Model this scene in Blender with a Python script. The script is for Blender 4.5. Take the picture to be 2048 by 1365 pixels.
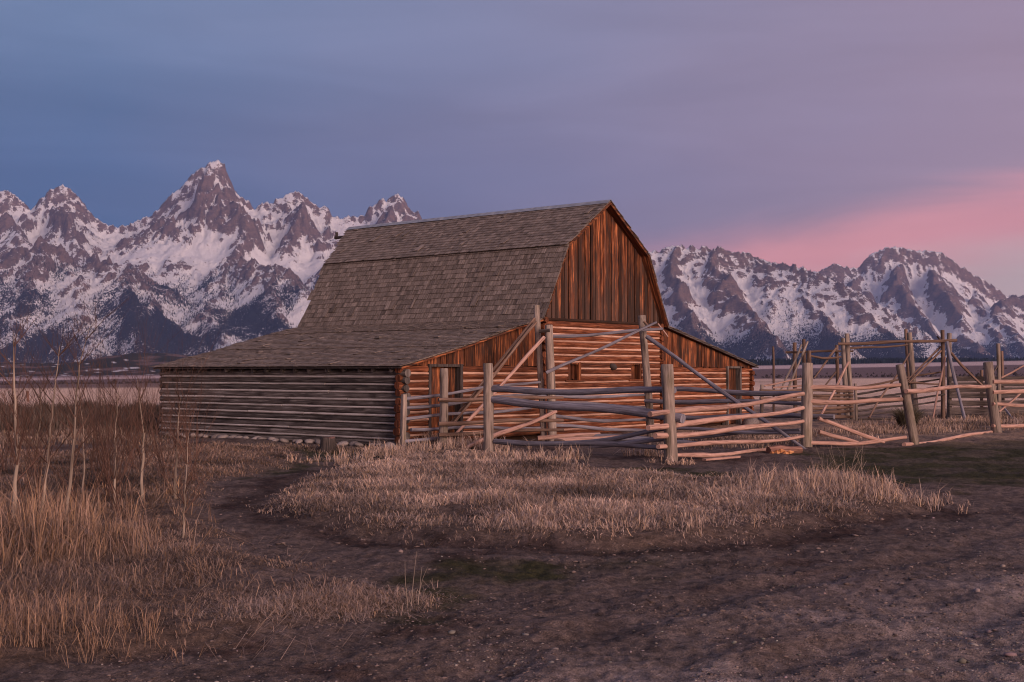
import bpy, math, random
import numpy as np
from mathutils import Vector

random.seed(7)
RNG = np.random.default_rng(11)
for o in list(bpy.data.objects):
    bpy.data.objects.remove(o)
scene = bpy.context.scene
COL = scene.collection

# ------------------------------------------------------------------ camera
EYE = 1.85                      # eye height above the barn's ground, metres
FOC = 2444.0                    # focal length in pixels of the 2048 wide photograph
PITCH = math.atan(62.5 / FOC)
cam_data = bpy.data.cameras.new("camera")
cam_data.sensor_width = 36.0
cam_data.lens = FOC / 2048.0 * 36.0
cam_data.clip_start = 0.1
cam_data.clip_end = 60000
cam = bpy.data.objects.new("camera", cam_data)
COL.objects.link(cam)
cam.location = (0, 0, EYE)
cam.rotation_euler = (math.pi / 2 + PITCH, 0, 0)
scene.camera = cam

# ------------------------------------------------------------------ world
SUN_AZ, SUN_EL = math.radians(143), math.radians(14)


def lin(r, g, b):
    f = lambda c: (c / 255 / 12.92) if c / 255 <= 0.04045 else ((c / 255 + 0.055) / 1.055) ** 2.4
    return (f(r), f(g), f(b), 1.0)


world = bpy.data.worlds.new("World")
scene.world = world
world.use_nodes = True
wt = world.node_tree
wt.nodes.clear()


class NT:
    """small helper to write node trees"""
    def __init__(self, tree):
        self.t = tree

    def node(self, typ, **kw):
        n = self.t.nodes.new(typ)
        for k, v in kw.items():
            setattr(n, k, v)
        return n

    def put(self, sock, v):
        if hasattr(v, "is_output"):
            self.t.links.new(v, sock)
        elif isinstance(v, (tuple, list)) and len(v) == 3 and sock.type == 'RGBA':
            sock.default_value = (*v, 1)
        else:
            sock.default_value = v

    def math(self, op, a, b=None, c=None, clamp=False):
        n = self.node('ShaderNodeMath', operation=op, use_clamp=clamp)
        self.put(n.inputs[0], a)
        if b is not None:
            self.put(n.inputs[1], b)
        if c is not None:
            self.put(n.inputs[2], c)
        return n.outputs[0]

    def smooth(self, v, a, b, lo=0.0, hi=1.0, kind='SMOOTHSTEP'):
        n = self.node('ShaderNodeMapRange', interpolation_type=kind)
        self.put(n.inputs[0], v)
        n.inputs[1].default_value, n.inputs[2].default_value = a, b
        n.inputs[3].default_value, n.inputs[4].default_value = lo, hi
        return n.outputs[0]

    def mix(self, f, a, b, blend='MIX'):
        n = self.node('ShaderNodeMix', data_type='RGBA', blend_type=blend)
        self.put(n.inputs[0], f)
        self.put(n.inputs[6], a)
        self.put(n.inputs[7], b)
        return n.outputs[2]

    def noise(self, vec, scale, detail=4, rough=0.55, dist=0.0):
        n = self.node('ShaderNodeTexNoise')
        if vec is not None:
            self.put(n.inputs['Vector'], vec)
        n.inputs['Scale'].default_value = scale
        n.inputs['Detail'].default_value = detail
        n.inputs['Roughness'].default_value = rough
        n.inputs['Distortion'].default_value = dist
        return n.outputs[0]

    def mapping(self, vec, scale=(1, 1, 1), loc=(0, 0, 0)):
        n = self.node('ShaderNodeMapping')
        self.put(n.inputs[0], vec)
        self.put(n.inputs['Scale'], scale)
        self.put(n.inputs['Location'], loc)
        return n.outputs[0]

    def vmath(self, op, a, b=None):
        n = self.node('ShaderNodeVectorMath', operation=op)
        self.put(n.inputs[0], a)
        if b is not None:
            self.put(n.inputs[1], b)
        return n.outputs[0] if op not in ('DOT_PRODUCT', 'LENGTH') else n.outputs[1]

    def link(self, a, b):
        self.t.links.new(a, b)


w = NT(wt)
tc = w.node('ShaderNodeTexCoord').outputs['Generated']
sep = w.node('ShaderNodeSeparateXYZ')
w.link(tc, sep.inputs[0])
flat = w.node('ShaderNodeCombineXYZ')
w.link(sep.outputs[0], flat.inputs[0])
w.link(sep.outputs[1], flat.inputs[1])
hdir = w.vmath('NORMALIZE', flat.outputs[0])
WARM = math.radians(125)
t_az = w.vmath('DOT_PRODUCT', hdir, (math.sin(WARM), math.cos(WARM), 0))
elev = sep.outputs[2]
streak = w.noise(w.mapping(tc, (3.0, 3.0, 22.0)), 1.0, 6, 0.55, 0.6)
streak_c = w.math('SUBTRACT', streak, 0.5)
broad = w.math('SUBTRACT', w.noise(w.mapping(tc, (2.2, 2.2, 8.0), (3, 1, 5)), 1.0, 3, 0.5), 0.5)
warm = w.smooth(w.math('ADD', t_az, w.math('MULTIPLY', broad, 0.25)), -0.80, -0.22, kind='LINEAR')
zb = w.smooth(w.math('ADD', elev, w.math('MULTIPLY', streak_c, 0.06)), 0.12, 0.31)
blue = w.mix(zb, lin(62, 96, 140), lin(109, 129, 165))
purple = w.mix(zb, lin(166, 139, 155), lin(153, 135, 157))
base = w.mix(warm, blue, purple)
edge = w.math('MULTIPLY_ADD', t_az, 0.150, 0.104 + 0.150 * 0.479)
edge = w.math('MULTIPLY_ADD', streak_c, 0.05, edge)
below = w.math('SUBTRACT', edge, elev)
pinkm = w.math('MULTIPLY', w.smooth(below, -0.020, 0.026), w.smooth(t_az, -0.62, -0.40))
creamm = w.smooth(below, 0.028, 0.072)
pinkc = w.mix(creamm, lin(216, 146, 152), lin(192, 166, 167))
glow = w.smooth(t_az, -0.1, 0.75)
pinkc = w.mix(glow, pinkc, (0.95, 0.46, 0.34, 1))
sky_c = w.mix(pinkm, base, pinkc)
# faint tone streaks of a thin cloud sheet
sky_c = w.mix(1.0, sky_c, w.smooth(streak, 0.25, 0.75, 0.90, 1.10, 'LINEAR'), 'MULTIPLY')
nish = w.node('ShaderNodeTexSky', sky_type='NISHITA', sun_disc=False)
nish.sun_elevation, nish.sun_rotation = math.radians(1.5), SUN_AZ
sky_n = w.mix(1.0, nish.outputs[0], (0.10, 0.10, 0.10, 1), 'MULTIPLY')
sky_c = w.mix(0.06, sky_c, sky_n)
bg = w.node('ShaderNodeBackground')
w.link(sky_c, bg.inputs[0])
bg.inputs[1].default_value = 0.84
wo = w.node('ShaderNodeOutputWorld')
w.link(bg.outputs[0], wo.inputs[0])

# ------------------------------------------------------------------ sun (soft glow of a sun at the horizon)
sd = bpy.data.lights.new("sun", 'SUN')
sd.energy = 2.9
sd.angle = math.radians(32)
sd.color = (1.0, 0.70, 0.60)
sun = bpy.data.objects.new("sun", sd)
COL.objects.link(sun)
to_sun = Vector((math.sin(SUN_AZ) * math.cos(SUN_EL), math.cos(SUN_AZ) * math.cos(SUN_EL), math.sin(SUN_EL)))
sun.rotation_euler = to_sun.to_track_quat('Z', 'Y').to_euler()
sun.location = to_sun * 60

vs = scene.view_settings
vs.view_transform = 'Standard'
vs.look = 'None'
vs.exposure = 0.45
vs.gamma = 1.0
scene.cycles.use_denoising = True
scene.cycles.filter_width = 1.1
scene.cycles.max_bounces = 4
scene.cycles.diffuse_bounces = 2
scene.cycles.volume_bounces = 0
scene.cycles.transparent_max_bounces = 4
scene.cycles.volume_max_steps = 64

# ------------------------------------------------------------------ geometry helpers
CP, SP = math.cos(PITCH), math.sin(PITCH)


def P(px, py, d):
    """photograph pixel and forward distance -> a point of the place"""
    u, v = (px - 1024) / FOC, (682.5 - py) / FOC
    t = d / (CP - v * SP)
    return Vector((u * t, d, EYE + (v * CP + SP) * t))


def G(px, py, z=0.0):
    """photograph pixel on level ground of height z"""
    u, v = (px - 1024) / FOC, (682.5 - py) / FOC
    t = (z - EYE) / (v * CP + SP)
    return Vector((u * t, (CP - v * SP) * t, z))


def hash2(ix, iy, seed):
    h = (ix.astype(np.int64) * 374761393 + iy.astype(np.int64) * 668265263 + seed * 974634777) & 0xFFFFFFFF
    h = ((h ^ (h >> 13)) * 1274126177) & 0xFFFFFFFF
    h = h ^ (h >> 16)
    return (h & 0xFFFF).astype(np.float32) / 65535.0


def pnoise(x, y, seed=0):
    x = np.asarray(x, np.float32); y = np.asarray(y, np.float32)
    ix, iy = np.floor(x), np.floor(y)
    fx, fy = x - ix, y - iy
    ux, uy = fx * fx * fx * (fx * (fx * 6 - 15) + 10), fy * fy * fy * (fy * (fy * 6 - 15) + 10)
    def g(dx, dy):
        a = hash2(ix + dx, iy + dy, seed) * (2 * np.pi)
        return np.cos(a) * (fx - dx) + np.sin(a) * (fy - dy)
    a, b, c, d = g(0, 0), g(1, 0), g(0, 1), g(1, 1)
    return ((a + (b - a) * ux) * (1 - uy) + (c + (d - c) * ux) * uy) * 1.5


def fbm(x, y, octv=5, seed=0, gain=0.5):
    s = np.zeros(np.broadcast(x, y).shape, np.float32); a = 1.0; f = 1.0
    for k in range(octv):
        s += a * pnoise(x * f + 17.3 * k, y * f + 5.1 * k, seed + k); a *= gain; f *= 2.03
    return s


def ridged(x, y, octv=5, seed=0, gain=0.5):
    s = np.zeros(np.broadcast(x, y).shape, np.float32); a = 1.0; f = 1.0
    for k in range(octv):
        s += a * (1 - 2 * np.abs(pnoise(x * f + 9.7 * k, y * f + 3.3 * k, seed + k))); a *= gain; f *= 2.07
    return s


def sstep(v, a, b):
    t = np.clip((v - a) / (b - a), 0, 1)
    return t * t * (3 - 2 * t)


def link(o, parent=None):
    COL.objects.link(o)
    if parent is not None:
        o.parent = parent
    return o


def tag(o, label=None, cat=None, group=None, kind=None):
    if label: o["label"] = label
    if cat: o["category"] = cat
    if group: o["group"] = group
    if kind: o["kind"] = kind
    return o


def thing(name, label, cat, loc, rz=0.0, group=None):
    e = bpy.data.objects.new(name, None)
    e.empty_display_size = 0.3
    e.location = loc
    e.rotation_euler = (0, 0, rz)
    COL.objects.link(e)
    return tag(e, label, cat, group)


class MB:
    """collects pieces of one mesh; uv in metres, optional tint per piece"""
    def __init__(self):
        self.v, self.f, self.uv, self.tint, self.cur = [], [], [], [], 0.5

    def poly(self, idx, uvs):
        self.f.append(idx); self.uv.append(uvs); self.tint.append(self.cur)

    def tube(self, pts, rad, n=8, wob=0.0, cap=True, sx=1.0, rnd=random):
        pts = [Vector(p) for p in pts]
        m = len(pts)
        if not hasattr(rad, '__len__'):
            rad = [rad] * m
        base = len(self.v)
        L = 0.0
        lens = []
        ax = (pts[-1] - pts[0]).normalized()
        ref = Vector((0, 0, 1)) if abs(ax.z) < 0.8 else Vector((1, 0, 0))
        prev = None
        for i, p in enumerate(pts):
            if prev is not None:
                L += (p - prev).length
            prev = p
            lens.append(L)
            d = (pts[min(i + 1, m - 1)] - pts[max(i - 1, 0)]).normalized()
            a = d.cross(ref).normalized()
            b = a.cross(d).normalized()
            for k in range(n):
                th = 2 * math.pi * k / n
                r = rad[i] * (1 + (rnd.uniform(-wob, wob) if wob else 0))
                self.v.append(p + a * (math.cos(th) * r * sx) + b * (math.sin(th) * r))
        u1 = 2 * math.pi * sum(rad) / m
        off = rnd.uniform(0, 50)
        for i in range(m - 1):
            for k in range(n):
                k2 = (k + 1) % n
                q = [base + i * n + k, base + i * n + k2, base + (i + 1) * n + k2, base + (i + 1) * n + k]
                ua, ub = u1 * k / n, u1 * (k + 1) / n
                self.poly(q, [(off + ua, off + lens[i]), (off + ub, off + lens[i]), (off + ub, off + lens[i + 1]), (off + ua, off + lens[i + 1])])
        if cap:
            for i, rev in ((0, True), (m - 1, False)):
                nb = len(self.v)
                self.v += [self.v[base + i * n + k].copy() for k in range(n)]
                idx = [nb + k for k in range(n)]
                uvs = [(off + 0.1 * math.cos(2 * math.pi * k / n), off + 90 + 0.02 * math.sin(2 * math.pi * k / n)) for k in range(n)]
                if rev:
                    idx.reverse(); uvs.reverse()
                self.poly(idx, uvs)

    def prism(self, a, b, uvs=None, off=None):
        """two loops a (front) and b (back) with the same count; uv along first loop's plane"""
        n = len(a); base = len(self.v)
        self.v += [Vector(p) for p in a] + [Vector(p) for p in b]
        off = random.uniform(0, 50) if off is None else off
        if uvs is None:
            uvs = [(0, 0)] * n
        uv = [(off + p[0], off + p[1]) for p in uvs]
        self.poly([base + i for i in range(n)], uv)
        self.poly([base + n + i for i in reversed(range(n))], list(reversed(uv)))
        for i in range(n):
            j = (i + 1) % n
            self.poly([base + i, base + n + i, base + n + j, base + j], [uv[i], (uv[i][0] + .03, uv[i][1]), (uv[j][0] + .03, uv[j][1]), uv[j]])

    def box(self, lo, hi, along=2):
        x0, y0, z0 = lo; x1, y1, z1 = hi
        base = len(self.v)
        for z in (z0, z1):
            for y in (y0, y1):
                for x in (x0, x1):
                    self.v.append(Vector((x, y, z)))
        off = random.uniform(0, 50)
        ot = [k for k in range(3) if k != along]
        def uv(i):
            p = self.v[base + i]
            return (off + p[ot[0]] + p[ot[1]], off + p[along])
        for q in ((0, 2, 3, 1), (4, 5, 7, 6), (0, 1, 5, 4), (2, 6, 7, 3), (0, 4, 6, 2), (1, 3, 7, 5)):
            self.poly([base + i for i in q], [uv(i) for i in q])

    def mesh(self, name, mat, smooth=False):
        me = bpy.data.meshes.new(name)
        me.from_pydata([tuple(p) for p in self.v], [], self.f)
        ul = me.uv_layers.new(name="UVMap")
        ul.data.foreach_set("uv", np.array([c for u in self.uv for p in u for c in p], np.float32))
        if any(t != 0.5 for t in self.tint):
            at = me.attributes.new("tint", 'FLOAT', 'FACE')
            at.data.foreach_set("value", np.array(self.tint, np.float32))
        if smooth:
            me.polygons.foreach_set("use_smooth", np.ones(len(me.polygons), bool))
        if mat:
            me.materials.append(mat)
        return me

    def obj(self, name, mat, parent=None, smooth=False):
        return link(bpy.data.objects.new(name, self.mesh(name, mat, smooth)), parent)


def np_mesh(name, verts, faces, mat, smooth=False, attrs=None, colors=None):
    """verts Nx3, faces MxK arrays"""
    me = bpy.data.meshes.new(name)
    nv, (nf, k) = len(verts), faces.shape
    me.vertices.add(nv)
    me.vertices.foreach_set("co", np.ascontiguousarray(verts, np.float32).ravel())
    me.loops.add(nf * k)
    me.loops.foreach_set("vertex_index", np.ascontiguousarray(faces, np.int32).ravel())
    me.polygons.add(nf)
    me.polygons.foreach_set("loop_start", np.arange(0, nf * k, k, dtype=np.int32))
    me.polygons.foreach_set("loop_total", np.full(nf, k, np.int32))
    if smooth:
        me.polygons.foreach_set("use_smooth", np.ones(nf, bool))
    me.update(calc_edges=True)
    for nm, arr in (attrs or {}).items():
        at = me.attributes.new(nm, 'FLOAT', 'POINT')
        at.data.foreach_set("value", np.ascontiguousarray(arr, np.float32).ravel())
    for nm, arr in (colors or {}).items():
        at = me.attributes.new(nm, 'FLOAT_COLOR', 'POINT')
        c = np.ones((nv, 4), np.float32); c[:, :3] = arr
        at.data.foreach_set("color", c.ravel())
    if mat:
        me.materials.append(mat)
    return bpy.data.objects.new(name, me)


def grid_faces(nr, nc):
    i = np.arange(nr - 1)[:, None] * nc + np.arange(nc - 1)[None, :]
    return np.stack([i, i + 1, i + nc + 1, i + nc], -1).reshape(-1, 4)


# ------------------------------------------------------------------ materials
def new_mat(name):
    m = bpy.data.materials.new(name)
    m.use_nodes = True
    m.node_tree.nodes.clear()
    n = NT(m.node_tree)
    b = n.node('ShaderNodeBsdfPrincipled')
    o = n.node('ShaderNodeOutputMaterial')
    n.link(b.outputs[0], o.inputs[0])
    b.inputs['Roughness'].default_value = 0.85
    b.inputs['Specular IOR Level'].default_value = 0.25
    return m, n, b


def bump(n, b, h, strength=0.4, dist=0.02):
    k = n.node('ShaderNodeBump')
    k.inputs['Strength'].default_value = strength
    k.inputs['Distance'].default_value = dist
    n.put(k.inputs['Height'], h)
    n.link(k.outputs[0], b.inputs['Normal'])


def wood(name, dark, mid, light, stain=(0.03, 0.02, 0.015), stain_amt=0.5, vary=0.3, grain=30.0, tint=False, rain=False):
    m, n, b = new_mat(name)
    uv = n.node('ShaderNodeUVMap').outputs[0]
    info = n.node('ShaderNodeObjectInfo')
    rnd = info.outputs['Random']
    sh = n.node('ShaderNodeCombineXYZ')
    n.link(n.math('MULTIPLY', rnd, 37.0), sh.inputs[0])
    n.link(n.math('MULTIPLY', rnd, 91.0), sh.inputs[1])
    p = n.vmath('ADD', uv, sh.outputs[0])
    g1 = n.noise(n.mapping(p, (grain, 1.3, 1)), 1.0, 5, 0.6, 0.4)
    g2 = n.noise(n.mapping(p, (grain * 3.2, 3.0, 1)), 1.0, 3, 0.6)
    patch = n.noise(n.mapping(p, (4.0, 1.1, 1)), 1.0, 4, 0.6, 0.3)
    c = n.mix(n.smooth(g1, 0.32, 0.5), dark, mid)
    c = n.mix(n.smooth(g1, 0.48, 0.72), c, light)
    c = n.mix(n.math('MULTIPLY', n.smooth(patch, 0.48, 0.68), stain_amt), c, stain)
    if rain:
        # grey-black weather streaks left where rain and snow soak the lower boards
        pz = n.node('ShaderNodeSeparateXYZ'); n.link(n.node('ShaderNodeNewGeometry').outputs['Position'], pz.inputs[0])
        st_ = n.noise(n.mapping(p, (7.0, 0.35, 1)), 1.0, 4, 0.6, 0.2)
        soak = n.math('ADD', n.math('MULTIPLY', n.math('SUBTRACT', 5.1, pz.outputs[2]), 0.10), st_)
        c = n.mix(n.math('MULTIPLY', n.smooth(soak, 0.45, 0.68), 0.82), c, (0.050, 0.032, 0.026))
    crack = n.smooth(g2, 0.30, 0.40, 0.45, 1.0)
    c = n.mix(1.0, c, crack, 'MULTIPLY')
    val = n.smooth(rnd, 0, 1, 1 - vary, 1 + vary, 'LINEAR')
    if tint:
        at = n.node('ShaderNodeAttribute', attribute_name="tint").outputs['Fac']
        val = n.smooth(at, 0, 1, 1 - vary, 1 + vary, 'LINEAR')
    c = n.mix(1.0, c, val, 'MULTIPLY')
    n.put(b.inputs['Base Color'], c)
    bump(n, b, n.math('ADD', g1, n.math('MULTIPLY', g2, 0.5)), 0.5, 0.015)
    return m


M = {}
M['log_grey'] = wood('grey_log_wood', (0.026, 0.020, 0.018), (0.088, 0.074, 0.068), (0.22, 0.195, 0.182), stain=(0.016, 0.011, 0.010), stain_amt=0.8, vary=0.4)
M['log_red'] = wood('red_brown_log_wood', (0.030, 0.008, 0.0035), (0.120, 0.036, 0.015), (0.30, 0.115, 0.055), stain=(0.05, 0.014, 0.006), stain_amt=0.7, vary=0.35)
M['board_red'] = wood('red_brown_board_wood', (0.015, 0.007, 0.005), (0.090, 0.028, 0.012), (0.38, 0.135, 0.052), stain=(0.030, 0.018, 0.014), stain_amt=0.8, vary=0.6, grain=18)
M['board_gable'] = wood('gable_board_wood', (0.016, 0.007, 0.005), (0.100, 0.030, 0.012), (0.42, 0.145, 0.055), stain=(0.034, 0.020, 0.016), stain_amt=0.8, vary=0.65, grain=18, rain=True)
M['post_grey'] = wood('grey_post_wood', (0.075, 0.058, 0.052), (0.22, 0.175, 0.15), (0.36, 0.29, 0.245), stain=(0.10, 0.085, 0.05), stain_amt=0.55, vary=0.18)
M['pole_blue'] = wood('blue_grey_pole_wood', (0.075, 0.070, 0.085), (0.17, 0.16, 0.19), (0.27, 0.26, 0.30), stain=(0.085, 0.07, 0.075), stain_amt=0.5, vary=0.2)
M['pole_pink'] = wood('bare_pink_pole_wood', (0.15, 0.085, 0.070), (0.36, 0.22, 0.18), (0.48, 0.32, 0.265), stain=(0.16, 0.095, 0.075), stain_amt=0.5, vary=0.15)
M['pole_brown'] = wood('brown_pole_wood', (0.055, 0.034, 0.026), (0.15, 0.095, 0.072), (0.25, 0.165, 0.125), stain=(0.06, 0.04, 0.03), stain_amt=0.5, vary=0.25)
M['plank_dark'] = wood('dark_plank_wood', (0.018, 0.014, 0.013), (0.055, 0.044, 0.042), (0.13, 0.105, 0.098), vary=0.3)
M['chink'] = wood('pale_chinking', (0.24, 0.215, 0.20), (0.40, 0.365, 0.345), (0.50, 0.46, 0.435), stain=(0.15, 0.125, 0.115), stain_amt=0.6, vary=0.12)
M['chink_red'] = wood('pale_red_chinking', (0.30, 0.16, 0.11), (0.48, 0.29, 0.21), (0.58, 0.39, 0.30), stain=(0.22, 0.09, 0.05), stain_amt=0.6, vary=0.15)
M['shingle'] = wood('weathered_shingle_wood', (0.074, 0.058, 0.047), (0.168, 0.133, 0.112), (0.265, 0.218, 0.188), stain=(0.085, 0.064, 0.048), stain_amt=0.5, vary=0.36, tint=True, grain=26)
M['fresh_wood'] = wood('fresh_broken_wood', (0.20, 0.075, 0.028), (0.42, 0.18, 0.075), (0.58, 0.30, 0.15), stain=(0.16, 0.07, 0.035), stain_amt=0.4, vary=0.1)
M['bark'] = wood('red_bark', (0.07, 0.034, 0.024), (0.20, 0.10, 0.075), (0.32, 0.18, 0.14), vary=0.1)
M['inside'] = wood('dark_inner_boards', (0.012, 0.006, 0.004), (0.032, 0.014, 0.008), (0.06, 0.026, 0.014), vary=0.1)
M['aspen'] = wood('pale_aspen_bark', (0.10, 0.075, 0.06), (0.26, 0.205, 0.165), (0.38, 0.31, 0.25), vary=0.2)
M['twig'] = wood('red_brown_twig', (0.035, 0.02, 0.016), (0.085, 0.046, 0.036), (0.14, 0.08, 0.06), vary=0.3)

m, n, b = new_mat('ridge_metal')
g = n.noise(n.node('ShaderNodeTexCoord').outputs['Object'], 5.0, 5, 0.6)
n.put(b.inputs['Base Color'], n.mix(n.smooth(g, 0.35, 0.65), (0.22, 0.225, 0.25), (0.34, 0.345, 0.37)))
b.inputs['Metallic'].default_value = 0.4
b.inputs['Roughness'].default_value = 0.6
M['metal'] = m

m, n, b = new_mat('field_stone')
g = n.noise(n.node('ShaderNodeTexCoord').outputs['Object'], 14.0, 5, 0.65)
r = n.node('ShaderNodeObjectInfo').outputs['Random']
c = n.mix(n.smooth(g, 0.35, 0.65), (0.16, 0.13, 0.12), (0.36, 0.31, 0.295))
n.put(b.inputs['Base Color'], n.mix(1.0, c, n.smooth(r, 0, 1, 0.6, 1.1, 'LINEAR'), 'MULTIPLY'))
bump(n, b, g, 0.5, 0.01)
M['stone'] = m

m, n, b = new_mat('dry_grass')
at = n.node('ShaderNodeAttribute', attribute_name="Col").outputs['Color']
n.put(b.inputs['Base Color'], at)
b.inputs['Roughness'].default_value = 0.7
M['grass'] = m

m, n, b = new_mat('dirt_and_plain')
at = n.node('ShaderNodeAttribute', attribute_name="Col").outputs['Color']
pos = n.node('ShaderNodeNewGeometry').outputs['Position']
n1 = n.noise(pos, 9.0, 7, 0.68)
n2 = n.noise(pos, 55.0, 4, 0.7)
n3 = n.noise(n.mapping(pos, (1, 1, 1), (7, 3, 0)), 1.6, 5, 0.6)
f = n.math('MULTIPLY', n.smooth(n1, 0.28, 0.72, 0.30, 1.6, 'LINEAR'), n.smooth(n2, 0.3, 0.7, 0.6, 1.4, 'LINEAR'))
f = n.math('MULTIPLY', f, n.smooth(n3, 0.3, 0.7, 0.75, 1.25, 'LINEAR'))
c = n.mix(1.0, at, f, 'MULTIPLY')
grit = None
for sc_, lo_, amt in ((48.0, 0.62, 0.55), (110.0, 0.5, 0.45)):
    vo = n.node('ShaderNodeTexVoronoi'); vo.inputs['Scale'].default_value = sc_; n.put(vo.inputs['Vector'], pos)
    sc3 = n.node('ShaderNodeSeparateColor'); n.link(vo.outputs['Color'], sc3.inputs[0])
    dot = n.math('MULTIPLY', n.smooth(vo.outputs['Distance'], 0.36, 0.22), n.smooth(sc3.outputs[0], lo_, lo_ + 0.1))
    dot = n.math('MULTIPLY', dot, n.smooth(n3, 0.42, 0.58))
    c = n.mix(n.math('MULTIPLY', dot, amt), c, n.mix(1.0, at, n.smooth(sc3.outputs[1], 0, 1, 0.9, 2.6, 'LINEAR'), 'MULTIPLY'))
    grit = dot if grit is None else n.math('ADD', grit, dot)
n5 = n.noise(pos, 150.0, 3, 0.7)
c = n.mix(1.0, c, n.smooth(n5, 0.3, 0.7, 0.75, 1.25, 'LINEAR'), 'MULTIPLY')
n.put(b.inputs['Base Color'], c)
b.inputs['Roughness'].default_value = 0.95
b.inputs['Specular IOR Level'].default_value = 0.1
hsum = n.math('ADD', n1, n.math('MULTIPLY', n2, 0.45))
hsum = n.math('ADD', hsum, n.math('MULTIPLY', n5, 0.15))
bump(n, b, n.math('ADD', hsum, n.math('MULTIPLY', grit, 0.12)), 1.0, 0.07)
M['ground'] = m

m, n, b = new_mat('pebble')
at = n.node('ShaderNodeAttribute', attribute_name="Col").outputs['Color']
n.put(b.inputs['Base Color'], at)
M['pebble'] = m

m, n, b = new_mat('conifer')
at = n.node('ShaderNodeAttribute', attribute_name="Col").outputs['Color']
n.put(b.inputs['Base Color'], at)
b.inputs['Specular IOR Level'].default_value = 0.0
M['conifer'] = m

m, n, b = new_mat('mountain_rock_and_snow')
snow = n.node('ShaderNodeAttribute', attribute_name="snow").outputs['Fac']
wood_a = n.node('ShaderNodeAttribute', attribute_name="forest").outputs['Fac']
pos = n.node('ShaderNodeNewGeometry').outputs['Position']
n1 = n.noise(pos, 0.016, 8, 0.74)
n2 = n.noise(n.mapping(pos, (1, 1, 0.45)), 0.075, 4, 0.7)
n4 = n.noise(n.mapping(pos, (0.6, 0.6, 2.2)), 0.042, 6, 0.75, 0.7)
sm = n.math('ADD', snow, n.math('MULTIPLY', n.math('SUBTRACT', n1, 0.5), 0.75))
sm = n.math('ADD', sm, n.math('MULTIPLY', n.math('SUBTRACT', n4, 0.5), 1.4))
sm = n.math('ADD', sm, n.math('MULTIPLY', n.math('SUBTRACT', n2, 0.5), 1.0))
snowm = n.smooth(sm, 0.48, 0.55)
rock = n.mix(n.smooth(n1, 0.35, 0.65), (0.115, 0.088, 0.082), (0.235, 0.160, 0.138))
rock = n.mix(n.smooth(n4, 0.5, 0.7), rock, (0.30, 0.205, 0.170))
c = n.mix(snowm, rock, (0.84, 0.84, 0.86))
fsum = n.math('ADD', wood_a, n.math('MULTIPLY', n.math('SUBTRACT', n2, 0.5), 2.4))
fsum = n.math('ADD', fsum, n.math('MULTIPLY', n.math('SUBTRACT', n1, 0.5), 1.1))
fm = n.smooth(fsum, 0.46, 0.54)
c = n.mix(fm, c, (0.018, 0.020, 0.026))
n.put(b.inputs['Base Color'], c)
b.inputs['Specular IOR Level'].default_value = 0.05
b.inputs['Roughness'].default_value = 0.95
bump(n, b, n.math('ADD', n1, n.math('MULTIPLY', n2, 0.4)), 1.0, 45.0)
M['mountain'] = m

# ------------------------------------------------------------------ ground
def world_poly(pts):
    return np.array([G(x, y)[:2] for x, y in pts], np.float32)


def poly_sd(x, y, poly):
    """signed distance in metres, positive inside"""
    best = np.full(x.shape, 1e9, np.float32)
    inside = np.zeros(x.shape, bool)
    nP = len(poly)
    for i in range(nP):
        ax, ay = poly[i]; bx, by = poly[(i + 1) % nP]
        ex, ey = bx - ax, by - ay
        t = np.clip(((x - ax) * ex + (y - ay) * ey) / (ex * ex + ey * ey + 1e-9), 0, 1)
        best = np.minimum(best, np.hypot(x - ax - t * ex, y - ay - t * ey))
        cross = ((ay > y) != (by > y)) & (x < ex * (y - ay) / (ey + 1e-12) + ax)
        inside ^= cross
    return np.where(inside, best, -best)


ISLAND = world_poly([(520, 1015), (590, 975), (660, 948), (760, 925), (900, 908), (1040, 915), (1130, 935), (1230, 955), (1340, 962), (1480, 968),
                     (1560, 962), (1680, 980), (1810, 1008), (1845, 1024), (1780, 1036), (1660, 1050), (1540, 1078), (1400, 1096), (1250, 1101),
                     (1050, 1096), (850, 1086), (700, 1066), (600, 1046)])
LEFT = world_poly([(-500, 925), (0, 915), (330, 902), (470, 899), (590, 905), (615, 920), (540, 945), (440, 965), (408, 1000), (415, 1050),
                   (470, 1100), (560, 1128), (640, 1150), (660, 1172), (760, 1178), (860, 1196), (800, 1216), (690, 1236), (600, 1262), (420, 1292), (200, 1322),
                   (0, 1345), (-300, 1380)])
BARE = world_poly([(430, 1165), (540, 1158), (640, 1165), (700, 1180), (560, 1200), (400, 1205)])
MOSS = [world_poly(q) for q in (
    [(860, 1150), (1000, 1135), (1200, 1120), (1390, 1110), (1330, 1135), (1180, 1160), (980, 1190), (840, 1215), (700, 1240), (620, 1245), (720, 1205)],
    [(1560, 905), (1720, 895), (2048, 878), (2300, 880), (2300, 985), (2048, 975), (1900, 985), (1760, 965), (1640, 940)],
    [(540, 898), (640, 898), (800, 905), (760, 920), (640, 925), (580, 950), (470, 965), (520, 940), (610, 920)],
    [(1240, 935), (1420, 940), (1500, 962), (1350, 958), (1200, 950)])]
ROAD = world_poly([(2500, 960), (2048, 1000), (1880, 1050), (1700, 1100), (1500, 1140), (1280, 1170), (1050, 1220), (800, 1290), (560, 1400), (560, 1700), (3500, 1700), (3500, 960)])

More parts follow.
